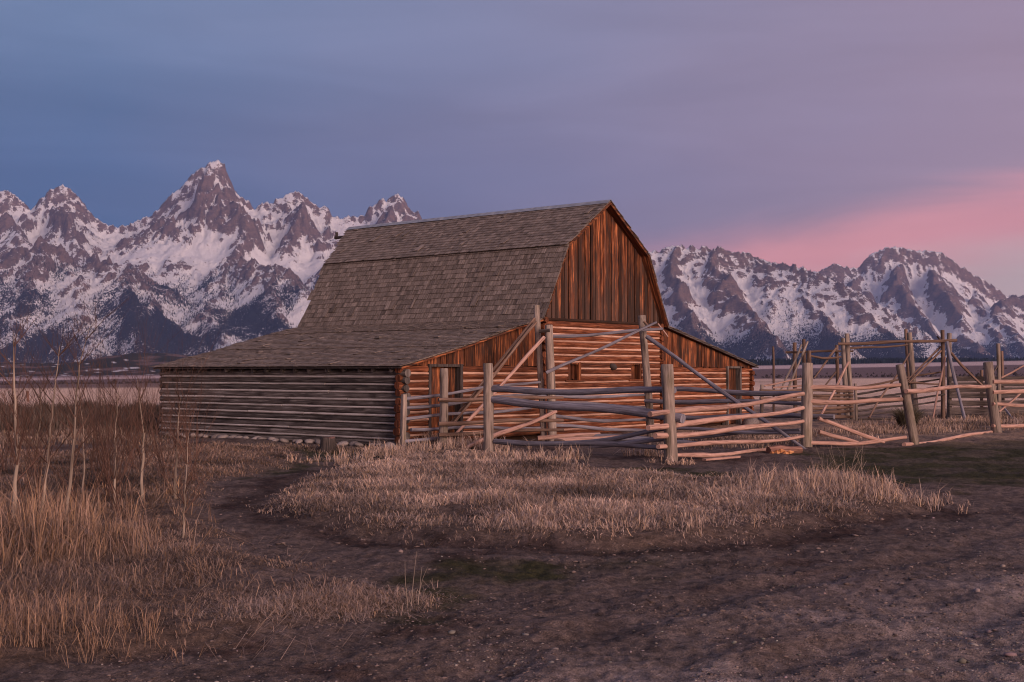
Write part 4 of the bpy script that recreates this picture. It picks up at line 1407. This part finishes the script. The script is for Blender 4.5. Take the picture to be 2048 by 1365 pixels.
def blades(name, x, y, h, wd, lean, pal, label, head=None, droop=0.5, z=None):
    """bent dry blades as one mesh; every array has one entry per blade"""
    N = len(x)
    a = RNG.uniform(0, 2 * np.pi, N) if head is None else head
    z = ground_z(x, y) - 0.01 if z is None else z
    dx, dy = np.cos(a), np.sin(a)
    sa = a + np.pi / 2 + RNG.normal(0, 0.6, N)
    sx, sy = np.cos(sa) * wd / 2, np.sin(sa) * wd / 2
    hm_ = h * 0.58
    mxx, mxy = lean * h * 0.28, h * 0.58 * np.sqrt(np.clip(1 - (lean * 0.4) ** 2, 0.1, 1))
    tx = lean * h * 0.95
    tz = np.maximum(0.02, h * np.clip(1 - droop * lean ** 2 * 0.75, 0.05, 1))
    v = np.zeros((N, 5, 3), np.float32)
    for k, s in ((0, -1), (1, 1)):
        v[:, k, 0], v[:, k, 1], v[:, k, 2] = x + s * sx, y + s * sy, z
    for k, s in ((2, -0.85), (3, 0.85)):
        v[:, k, 0], v[:, k, 1], v[:, k, 2] = x + dx * mxx + s * sx, y + dy * mxx + s * sy, z + mxy
    v[:, 4, 0], v[:, 4, 1], v[:, 4, 2] = x + dx * tx, y + dy * tx, z + tz
    i = np.arange(N) * 5
    f = np.concatenate([np.stack([i, i + 1, i + 3], -1), np.stack([i, i + 3, i + 2], -1), np.stack([i + 2, i + 3, i + 4], -1)])
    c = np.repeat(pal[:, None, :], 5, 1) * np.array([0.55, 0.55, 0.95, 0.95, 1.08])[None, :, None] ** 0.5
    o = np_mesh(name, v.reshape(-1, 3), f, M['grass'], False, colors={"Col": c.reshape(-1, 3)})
    return tag(link(o), label, None, kind="stuff")


def sample_poly(poly, n, margin=0.0):
    lo, hi = poly.min(0), poly.max(0)
    xs, ys = [], []
    got = 0
    while got < n:
        x = RNG.uniform(lo[0], hi[0], n * 2).astype(np.float32); y = RNG.uniform(lo[1], hi[1], n * 2).astype(np.float32)
        sd_ = poly_sd(x, y, poly) + 0.55 * fbm(x * 0.9, y * 0.9, 4, 66)
        k = (sd_ > margin) & (RNG.uniform(0, 1, len(x)) < 0.22 + 0.78 * sstep(sd_, 0.0, 1.5))
        k &= fbm(x * 0.8 + 11, y * 0.8, 3, 67) + RNG.normal(0, 0.22, len(x)) > -0.30
        k &= np.abs(x / np.maximum(y, 1)) < 0.50
        xs.append(x[k]); ys.append(y[k]); got += k.sum()
    return np.concatenate(xs)[:n], np.concatenate(ys)[:n]


def palette(n, bias=None, lo=0.7, hi=1.15):
    p = np.array(bias if bias is not None else [0.28, 0.25, 0.18, 0.14, 0.1, 0.05])
    k = RNG.choice(6, n, p=p / p.sum())
    return TAN[k] * RNG.uniform(lo, hi, (n, 1))


def clumpy(poly, n, per, spread, hmin, hmax, margin=0.0):
    """clumps of blades; taller where a slow noise is high"""
    nc = n // per
    cx, cy = sample_poly(poly, nc, margin)
    t = np.clip(0.5 + 0.9 * fbm(cx * 0.55, cy * 0.55, 3, 55), 0, 1)
    ch = (hmin + (hmax - hmin) * t) * RNG.uniform(0.75, 1.2, nc)
    x = np.repeat(cx, per) + RNG.normal(0, spread, nc * per); y = np.repeat(cy, per) + RNG.normal(0, spread, nc * per)
    h = np.repeat(ch, per) * RNG.uniform(0.45, 1.15, nc * per)
    # half of the clumps lie over in swirls, pushed down by snow
    swirl = 6.0 * fbm(cx * 0.7, cy * 0.7, 2, 57)
    laid = RNG.uniform(0, 1, nc) < 0.5
    head = np.where(np.repeat(laid, per), np.repeat(swirl, per) + RNG.normal(0, 0.7, nc * per), np.arctan2(y - np.repeat(cy, per), x - np.repeat(cx, per)) + RNG.normal(0, 0.9, nc * per))
    tone = np.repeat(np.clip(0.84 + 0.75 * fbm(cx * 0.55 + 7, cy * 0.55, 4, 58), 0.32, 1.3) * RNG.uniform(0.7, 1.2, nc), per)
    return x.astype(np.float32), y.astype(np.float32), h, head, tone


# island of dry grass in the middle
x, y, h, head, tone = clumpy(ISLAND, 150000, 14, 0.12, 0.07, 0.26, 0.02)
ok = poly_sd(x, y, ISLAND) > -0.35
x, y, h, head, tone = x[ok], y[ok], h[ok], head[ok], tone[ok]
edge_f = 0.45 + 0.55 * sstep(poly_sd(x, y, ISLAND), 0.0, 1.3)
dist = np.hypot(x, y)
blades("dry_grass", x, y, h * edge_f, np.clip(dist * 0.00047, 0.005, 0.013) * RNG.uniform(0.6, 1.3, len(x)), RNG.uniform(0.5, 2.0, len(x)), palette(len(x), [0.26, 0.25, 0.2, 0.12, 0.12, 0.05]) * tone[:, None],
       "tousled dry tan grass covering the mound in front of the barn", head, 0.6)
# left meadow
x, y, h, head, tone = clumpy(LEFT, 170000, 14, 0.11, 0.06, 0.23, 0.02)
ok = (poly_sd(x, y, LEFT) > -0.3) & ((poly_sd(x, y, BARE) < 0.1 * RNG.normal(0, 1, len(x))) | (RNG.uniform(0, 1, len(x)) < 0.12))
x, y, h, head, tone = x[ok], y[ok], h[ok], head[ok], tone[ok]
edge_f = 0.5 + 0.5 * sstep(poly_sd(x, y, LEFT), 0.0, 1.0)
dist = np.hypot(x, y)
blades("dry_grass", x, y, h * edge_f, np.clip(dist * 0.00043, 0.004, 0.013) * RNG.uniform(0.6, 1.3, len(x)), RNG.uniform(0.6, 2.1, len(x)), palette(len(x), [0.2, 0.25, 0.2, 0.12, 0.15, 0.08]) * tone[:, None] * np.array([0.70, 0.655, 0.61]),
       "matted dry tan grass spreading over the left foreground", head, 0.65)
# tall dead leafy clumps at the far left, and the tuft at the right end of the mound
def tall(spots, label, name="tall_grass", pal=None, tn=1.0, ln=(0.1, 1.5)):
    X, Y, H, HD, W, LN = [], [], [], [], [], []
    for px, py, n, sp, hh, wd in spots:
        g = G(px, py)
        n_c = max(1, n // 9)
        ccx, ccy = RNG.normal(g.x, sp, n_c), RNG.normal(g.y, sp, n_c)
        X.append(np.repeat(ccx, 9) + RNG.normal(0, 0.03, n_c * 9)); Y.append(np.repeat(ccy, 9) + RNG.normal(0, 0.03, n_c * 9))
        H.append(np.repeat(RNG.uniform(0.5, 1.15, n_c), 9) * hh * RNG.uniform(0.3, 1.1, n_c * 9)); HD.append(RNG.uniform(0, 6.28, n_c * 9)); W.append(np.full(n_c * 9, wd)); LN.append(RNG.uniform(ln[0], ln[1], n_c * 9))
    X, Y, H, HD, W, LN = (np.concatenate(q).astype(np.float32) for q in (X, Y, H, HD, W, LN))
    blades(name, X, Y, H, W * RNG.uniform(0.6, 1.3, len(X)), LN, palette(len(X), pal) * tn, label, HD, 0.7)


tall([(20, 1135, 1100, 0.5, 0.74, 0.0065), (90, 1125, 1100, 0.45, 0.70, 0.0065), (150, 1100, 800, 0.4, 0.60, 0.0065), (-70, 1140, 900, 0.6, 0.80, 0.0065), (60, 1060, 450, 0.5, 0.62, 0.0065),
      (190, 1050, 350, 0.5, 0.5, 0.010), (260, 1010, 300, 0.5, 0.4, 0.010), (60, 1290, 800, 0.30, 0.32, 0.0032), (10, 1300, 700, 0.3, 0.34, 0.0032), (250, 1290, 600, 0.25, 0.2, 0.0032)],
     "tall dead golden-brown grass standing among the saplings at left", pal=[0.2, 0.22, 0.1, 0.2, 0.18, 0.10], tn=np.array([0.70, 0.635, 0.57]))
tall([(1600, 990, 2200, 0.55, 0.42, 0.007), (1680, 1000, 2400, 0.55, 0.42, 0.007), (1730, 1008, 1400, 0.45, 0.34, 0.007), (1770, 1014, 300, 0.3, 0.24, 0.006),
      (1540, 1000, 900, 0.5, 0.3, 0.007), (1330, 1070, 500, 0.5, 0.22, 0.006), (1270, 1080, 400, 0.4, 0.20, 0.006)],
     "taller straw-coloured grass at the right tip of the mound", pal=[0.35, 0.25, 0.15, 0.2, 0.05, 0.0], ln=(0.2, 1.9))
tall([(840, 905, 900, 0.5, 0.36, 0.012), (880, 893, 900, 0.4, 0.5, 0.012), (960, 900, 900, 0.4, 0.42, 0.012), (1300, 915, 300, 0.25, 0.4, 0.012), (1135, 920, 200, 0.15, 0.4, 0.012),
      (760, 915, 700, 0.5, 0.33, 0.012), (1345, 928, 300, 0.2, 0.2, 0.012), (690, 925, 500, 0.5, 0.3, 0.012), (1000, 935, 700, 0.6, 0.3, 0.012), (1040, 940, 700, 0.6, 0.32, 0.012)],
     "tufts of pale dry grass along the foot of the fence posts")
tall([(560, 1228, 900, 0.22, 0.16, 0.0035), (640, 1222, 900, 0.22, 0.17, 0.0035), (720, 1214, 800, 0.22, 0.16, 0.0035), (800, 1202, 500, 0.16, 0.16, 0.0035), (480, 1248, 700, 0.22, 0.14, 0.0035),
      (280, 1095, 700, 0.25, 0.14, 0.004), (360, 1115, 500, 0.22, 0.14, 0.004)],
     "matted pale straw at the edge of the dirt track in the foreground", pal=[0.4, 0.25, 0.2, 0.15, 0, 0], tn=0.85, ln=(0.9, 2.3))
# grass inside the corral
for poly, n, hm, lab in ((world_poly([(1345, 905), (1600, 893), (1620, 868), (1480, 862), (1360, 870)]), 7000, 0.18, "short dry grass behind the pink rails"),
                         (world_poly([(1640, 885), (1990, 862), (2200, 850), (2200, 832), (1900, 828), (1760, 845), (1640, 858)]), 16000, 0.34, "rough dry grass inside the right corral"),
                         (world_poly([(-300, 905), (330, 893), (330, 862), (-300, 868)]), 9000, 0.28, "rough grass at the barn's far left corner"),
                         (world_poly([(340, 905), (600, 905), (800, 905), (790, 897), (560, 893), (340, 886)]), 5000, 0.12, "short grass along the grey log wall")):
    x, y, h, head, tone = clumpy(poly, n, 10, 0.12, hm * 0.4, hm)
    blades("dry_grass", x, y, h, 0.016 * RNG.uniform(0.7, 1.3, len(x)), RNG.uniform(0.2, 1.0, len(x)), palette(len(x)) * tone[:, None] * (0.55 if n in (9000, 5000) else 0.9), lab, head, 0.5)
# long fallen straws on the dirt
N = 150
q = [G(RNG.uniform(380, 720), RNG.uniform(1258, 1325)) for _ in range(60)] + [G(RNG.uniform(150, 600), RNG.uniform(1080, 1300)) for _ in range(90)]
x = np.array([p.x for p in q], np.float32); y = np.array([p.y for p in q], np.float32)
blades("straw", x, y, RNG.uniform(0.12, 0.42, N), np.full(N, 0.0032), RNG.uniform(1.4, 2.0, N), palette(N, [0.4, 0.2, 0.1, 0.3, 0, 0]) * 0.75, "long loose straws lying on the bare dirt", RNG.normal(0.3, 0.6, N), 1.0)
# sagebrush behind the barn at left
sx_, sy_ = RNG.uniform(-26, -8.5, 260), RNG.uniform(37, 62, 260)
k = (-sx_ / sy_ > 0.20)
sx_, sy_ = sx_[k], sy_[k]
per = 60
x = np.repeat(sx_, per) + RNG.normal(0, 0.22, len(sx_) * per); y = np.repeat(sy_, per) + RNG.normal(0, 0.22, len(sx_) * per)
hh = np.repeat(RNG.uniform(0.3, 0.75, len(sx_)), per) * RNG.uniform(0.4, 1.1, len(x))
scol = np.array([0.085, 0.065, 0.052]) * np.repeat(RNG.uniform(0.5, 1.6, (len(sx_), 1)), per, 0) * RNG.uniform(0.7, 1.2, (len(x), 1))
blades("sagebrush", x.astype(np.float32), y.astype(np.float32), hh, np.full(len(x), 0.03), RNG.uniform(0.1, 0.9, len(x)), scol, "dark low sagebrush behind the saplings at left")
# shrubs dotted over the plain
N = 1500
d = RNG.uniform(540, 700, N)
u = RNG.uniform(-0.55, 0.55, N)
pts = np.stack([u * d, d, ground_z(u * d, d, False)], -1).astype(np.float32)
hh = RNG.uniform(0.5, 1.1, N) * np.where(RNG.uniform(0, 1, N) < 0.12, 2.0, 1.0)
scatter_cones("plain_shrubs", pts, hh, hh * 0.8, np.array([0.05, 0.040, 0.040]) * RNG.uniform(0.6, 1.5, (N, 1)), "small dark shrubs dotted across the valley plain", 5)

# ------------------------------------------------------------------ gravel
ico_v = []
phi = (1 + 5 ** 0.5) / 2
for a, b_ in ((-1, phi), (1, phi), (-1, -phi), (1, -phi)):
    ico_v += [(a, b_, 0), (0, a, b_), (b_, 0, a)]
ico_v = np.array(ico_v, np.float32) / np.hypot(1, phi)
import bmesh
bm = bmesh.new()
bmesh.ops.create_icosphere(bm, subdivisions=1, radius=1.0)
ico_v = np.array([v.co[:] for v in bm.verts], np.float32); ico_f = np.array([[v.index for v in f.verts] for f in bm.faces])
bm.free()
N = 16000
px = RNG.uniform(-100, 2150, N); py = 1000 + 380 * RNG.uniform(0, 1, N) ** 0.8
pp = np.array([G(a, b_)[:2] for a, b_ in zip(px, py)], np.float32)
ok = (poly_sd(pp[:, 0], pp[:, 1], ISLAND) < -0.15) & (poly_sd(pp[:, 0], pp[:, 1], LEFT) < -0.05)
rd = poly_sd(pp[:, 0], pp[:, 1], ROAD)
ok &= RNG.uniform(0, 1, N) < np.clip(0.10 + 0.10 * rd + 0.9 * fbm(pp[:, 0] * 0.8, pp[:, 1] * 0.8, 3, 80), 0.03, 1)
pp = pp[ok]; N = len(pp)
r = 0.004 + 0.009 * RNG.uniform(0, 1, N) ** 2.5 + 0.022 * (RNG.uniform(0, 1, N) < 0.025) * RNG.uniform(0.3, 1, N)
sc = np.stack([r * RNG.uniform(0.9, 1.7, N), r * RNG.uniform(0.8, 1.3, N), r * RNG.uniform(0.45, 0.8, N)], -1)
ang = RNG.uniform(0, 6.28, N)
jv = ico_v[None] * RNG.uniform(0.75, 1.2, (N, len(ico_v), 1)) * sc[:, None, :]
vx = jv[..., 0] * np.cos(ang)[:, None] - jv[..., 1] * np.sin(ang)[:, None]; vy = jv[..., 0] * np.sin(ang)[:, None] + jv[..., 1] * np.cos(ang)[:, None]
zz = ground_z(pp[:, 0], pp[:, 1])
vv = np.stack([vx + pp[:, 0:1], vy + pp[:, 1:2], jv[..., 2] + zz[:, None] + RNG.uniform(-0.45, 0.25, (N, 1)) * sc[:, 2:3]], -1).reshape(-1, 3)
ff = (ico_f[None] + (np.arange(N) * len(ico_v))[:, None, None]).reshape(-1, 3)
pc = np.array([0.165, 0.135, 0.125]) * RNG.uniform(0.5, 1.6, (N, 1)) * (1 + RNG.normal(0, 0.05, (N, 3)))
tag(link(np_mesh("gravel", vv, ff, M['pebble'], False, colors={"Col": np.repeat(pc.clip(0.02, 0.6), len(ico_v), 0)})), "scattered pebbles on the dirt road", None, kind="stuff")

# small clods of broken soil
N = 14000
px = RNG.uniform(200, 2150, N); py = 985 + 395 * RNG.uniform(0, 1, N) ** 0.85
pp = np.array([G(a, b_)[:2] for a, b_ in zip(px, py)], np.float32)
ok = (poly_sd(pp[:, 0], pp[:, 1], ISLAND) < 0.1) & (poly_sd(pp[:, 0], pp[:, 1], LEFT) < 0.1)
ok &= RNG.uniform(0, 1, N) < np.clip(0.45 + 1.1 * fbm(pp[:, 0] * 0.6 + 5, pp[:, 1] * 0.6, 3, 85), 0.05, 1)
pp = pp[ok]; N = len(pp)
r = (0.005 + 0.014 * RNG.uniform(0, 1, N) ** 3) * np.clip(np.hypot(pp[:, 0], pp[:, 1]) / 11, 0.7, 1.6)
sc = np.stack([r * RNG.uniform(0.9, 2.2, N), r * RNG.uniform(0.8, 1.5, N), r * RNG.uniform(0.4, 0.8, N)], -1)
ang = RNG.uniform(0, 6.28, N)
jv = ico_v[None] * RNG.uniform(0.6, 1.3, (N, len(ico_v), 1)) * sc[:, None, :]
vx = jv[..., 0] * np.cos(ang)[:, None] - jv[..., 1] * np.sin(ang)[:, None]; vy = jv[..., 0] * np.sin(ang)[:, None] + jv[..., 1] * np.cos(ang)[:, None]
zz = ground_z(pp[:, 0], pp[:, 1])
vv = np.stack([vx + pp[:, 0:1], vy + pp[:, 1:2], jv[..., 2] + zz[:, None] + RNG.uniform(-0.3, 0.2, (N, 1)) * sc[:, 2:3]], -1).reshape(-1, 3)
ff = (ico_f[None] + (np.arange(N) * len(ico_v))[:, None, None]).reshape(-1, 3)
pc = np.array([0.115, 0.086, 0.078]) * RNG.uniform(0.45, 1.5, (N, 1))
tag(link(np_mesh("soil_clods", vv, ff, M['pebble'], True, colors={"Col": np.repeat(pc, len(ico_v), 0)})), "small clods of broken dark soil over the dirt yard", None, kind="stuff")

# ------------------------------------------------------------------ saplings, shrubs and weeds
def grow(mb, p, d, L, r, depth, rnd, droop=0.0, split=3, sides=4):
    m_ = 4
    pts, rad = [p], [r]
    cur, dr = p.copy(), d.copy()
    for i in range(m_):
        dr = (dr + Vector((rnd.uniform(-.16, .16), rnd.uniform(-.16, .16), rnd.uniform(-.05, .12) - droop))).normalized()
        cur = cur + dr * (L / m_)
        pts.append(cur.copy()); rad.append(r * (1 - 0.72 * (i + 1) / m_))
    mb.tube(pts, rad, sides, 0, cap=False, rnd=rnd)
    if depth > 0:
        for k in range(split):
            i = rnd.randint(1, m_)
            t = pts[i]
            side = Vector((rnd.uniform(-1, 1), rnd.uniform(-1, 1), rnd.uniform(0.25, 0.9))).normalized()
            nd = (dr * 0.9 + side * 0.85).normalized()
            grow(mb, t, nd, L * rnd.uniform(0.4, 0.7), rad[i] * 0.75, depth - 1, rnd, droop, split, 3)


def sapling(path, width, label, seed, d=None, twigs=12, L0=0.5):
    """path: pixels from the base upwards; the base stands on the ground"""
    rnd = random.Random(seed)
    g = G(*path[0])
    d = g.y
    t = thing("aspen_sapling", label, "sapling", (g.x, g.y, 0), group="leafless saplings in the left foreground")
    pts = [P(x, y, d + 0.06 * i * rnd.uniform(-1, 1)) for i, (x, y) in enumerate(path)]
    pts[0].z = float(ground_z(np.array([g.x]), np.array([g.y]))[0]) - 0.05
    off = t.location
    loc = [p - off for p in pts]
    fine = []
    for a, b_ in zip(loc[:-1], loc[1:]):
        for k in range(3):
            fine.append(a.lerp(b_, k / 3) + Vector((rnd.uniform(-.01, .01), 0, 0)))
    fine.append(loc[-1])
    r = width * d / FOC / 2
    n_ = len(fine)
    rad = [max(0.0025, r * (1.15 - 1.0 * i / (n_ - 1))) for i in range(n_)]
    mb = MB(); mb.tube(fine, rad, 6, 0.05, rnd=rnd); mb.obj("trunk", M['aspen'], t, True)
    mb = MB()
    for k in range(twigs):
        i = rnd.randint(int(n_ * 0.3), n_ - 2)
        up = (fine[i + 1] - fine[i]).normalized()
        a = rnd.uniform(0, 6.28)
        dv = (up * 0.9 + Vector((math.cos(a), math.sin(a), 0.25)) * 0.8).normalized()
        grow(mb, fine[i], dv, L0 * rnd.uniform(0.5, 1.15), max(0.005, rad[i] * 0.5), 2, rnd, 0, 3)
    mb.obj("crown", M['twig'], t)
    return t


SAP = [([(28, 1110), (30, 1000), (33, 900), (30, 800), (29, 740), (26, 670)], 9, "leafless pale aspen sapling with the thickest straight stem at the left edge"),
       ([(78, 1075), (88, 985), (98, 900), (104, 830), (112, 760), (120, 690)], 7, "leafless aspen sapling leaning right, second pale stem from the left edge"),
       ([(128, 1075), (140, 970), (147, 880), (152, 815), (158, 730), (180, 655)], 7, "leafless aspen sapling bent right near its top, third pale stem from the left edge"),
       ([(229, 1030), (230, 960), (231, 880), (233, 830), (240, 770)], 5.5, "thin straight leafless sapling midway between the left edge and the barn"),
       ([(283, 1020), (285, 940), (288, 868), (281, 825), (275, 760)], 6.5, "pale leafless sapling with a forked stem left of the barn corner"),
       ([(350, 1010), (352, 940), (355, 880), (358, 825), (362, 790)], 5, "slender pale sapling standing in front of the grey log wall's end"),
       ([(366, 1092), (367, 1030), (371, 970), (374, 910), (378, 860)], 5, "small leafless sapling nearest the dirt track, low branches spread wide"),
       ([(165, 1010), (168, 920), (166, 860), (160, 800), (156, 740)], 4, "thin dark-branched sapling between the third and fourth pale stems"),
       ([(72, 1000), (70, 930), (76, 870), (82, 820), (80, 770)], 4.5, "slight leafless sapling just behind the second pale stem")]
for i, (path, wd, lab) in enumerate(SAP):
    sapling(path, wd, lab, 100 + i, twigs=16, L0=0.62)


def bush(name, g, h, label, seed, group=None, stems=7, mat='twig', spread=0.35, depth=2, cat="shrub", r0=0.0065):
    rnd = random.Random(seed)
    z0 = float(ground_z(np.array([g.x]), np.array([g.y]))[0])
    t = thing(name, label, cat, (g.x, g.y, z0), group=group)
    for k in range(stems):
        mb = MB()
        a = rnd.uniform(0, 6.28)
        dv = Vector((math.cos(a) * spread, math.sin(a) * spread, 1)).normalized()
        grow(mb, Vector((rnd.uniform(-.08, .08), rnd.uniform(-.08, .08), -0.03)), dv, h * rnd.uniform(0.7, 1.1), r0 * rnd.uniform(0.8, 1.3), depth, rnd, 0, 4, 4)
        mb.obj("stem", M[mat], t)
    return t


rnd = random.Random(3)
for k in range(15):
    px = rnd.uniform(-30, 400); py = rnd.uniform(945, 1075)
    if px > 250:
        py = rnd.uniform(930, 1000)
    g = G(px, py)
    h = (py - rnd.uniform(700, 840)) / FOC * g.y
    bush("willow_shrub", g, h, "leafless red-brown willow shrub in the left foreground thicket", 200 + k, "willow shrubs among the saplings", 6)
bush("willow_shrub", G(345, 893), 1.35, "leaning leafless shrub against the left end of the grey log wall", 260, None, 6)
bush("dead_weed", G(1690, 1010), 0.75, "tall dead weed with bare bent stems at the right tip of the grassy mound", 301, None, 5, 'aspen', 0.45, 1, "weed", 0.006)
bush("dead_weed", G(1640, 1000), 0.62, "dead weed with pale upright stalks rising from the mound's straw grass", 302, None, 4, 'aspen', 0.4, 1, "weed", 0.005)
bush("dead_weed", G(1740, 1012), 0.40, "short dark forked weed at the end of the mound", 303, None, 3, 'twig', 0.5, 1, "weed", 0.005)
bush("dead_weed", G(1175, 930), 0.45, "small forked dead weed below the gate's bottom rail", 304, None, 3, 'aspen', 0.5, 1, "weed", 0.006)
bush("dead_weed", G(830, 1210), 0.42, "lone thin dry stalks beside the dirt track in the foreground", 305, None, 4, 'aspen', 0.18, 0, "weed", 0.0035)

# sagebrush by the leaning post
g = G(1815, 858)
sb = thing("sagebrush_bush", "grey-green sagebrush behind the leaning fence post", "bush", (g.x, g.y, 0))
N = 900
a = RNG.uniform(0, 6.28, N); rr_ = 0.65 * np.sqrt(RNG.uniform(0, 1, N))
o = None
x = rr_ * np.cos(a) * 0.35; y = rr_ * np.sin(a) * 0.35
blades("foliage", x.astype(np.float32), y.astype(np.float32), RNG.uniform(0.4, 0.85, N), np.full(N, 0.022), RNG.uniform(0.2, 1.0, N), np.array([0.12, 0.105, 0.07]) * RNG.uniform(0.5, 1.5, (N, 1)), None, a, 0.3, np.zeros(N, np.float32))
o = [q for q in bpy.data.objects if q.name.startswith("foliage")][-1]
o.parent = sb
del o["kind"]

o = thing("stick", "small orange-brown stick lying on the bare dirt at lower right", "stick", G(1646, 1260))
mb = MB(); mb.tube([(0, 0, 0.012), (0.05, 0.005, 0.016), (0.11, 0.015, 0.013)], [0.008, 0.009, 0.005], 6, 0.15); mb.obj("shaft", M['fresh_wood'], o)
# ------------------------------------------------------------------ air between here and the mountains
mb = MB()
mb.box((-11000, -60, -60), (11000, 14600, 2600))
hm = bpy.data.materials.new("morning_haze")
hm.use_nodes = True
hm.node_tree.nodes.clear()
hn_ = NT(hm.node_tree)
pv = hn_.node('ShaderNodeVolumePrincipled')
pv.inputs['Color'].default_value = (0.38, 0.52, 1.0, 1)
pv.inputs['Density'].default_value = 2.5e-5
pv.inputs['Anisotropy'].default_value = 0.0
ho = hn_.node('ShaderNodeOutputMaterial')
hn_.link(pv.outputs[0], ho.inputs['Volume'])
haze = mb.obj("haze", hm)
tag(haze, "thin blue morning haze in front of the mountains", None, kind="stuff")
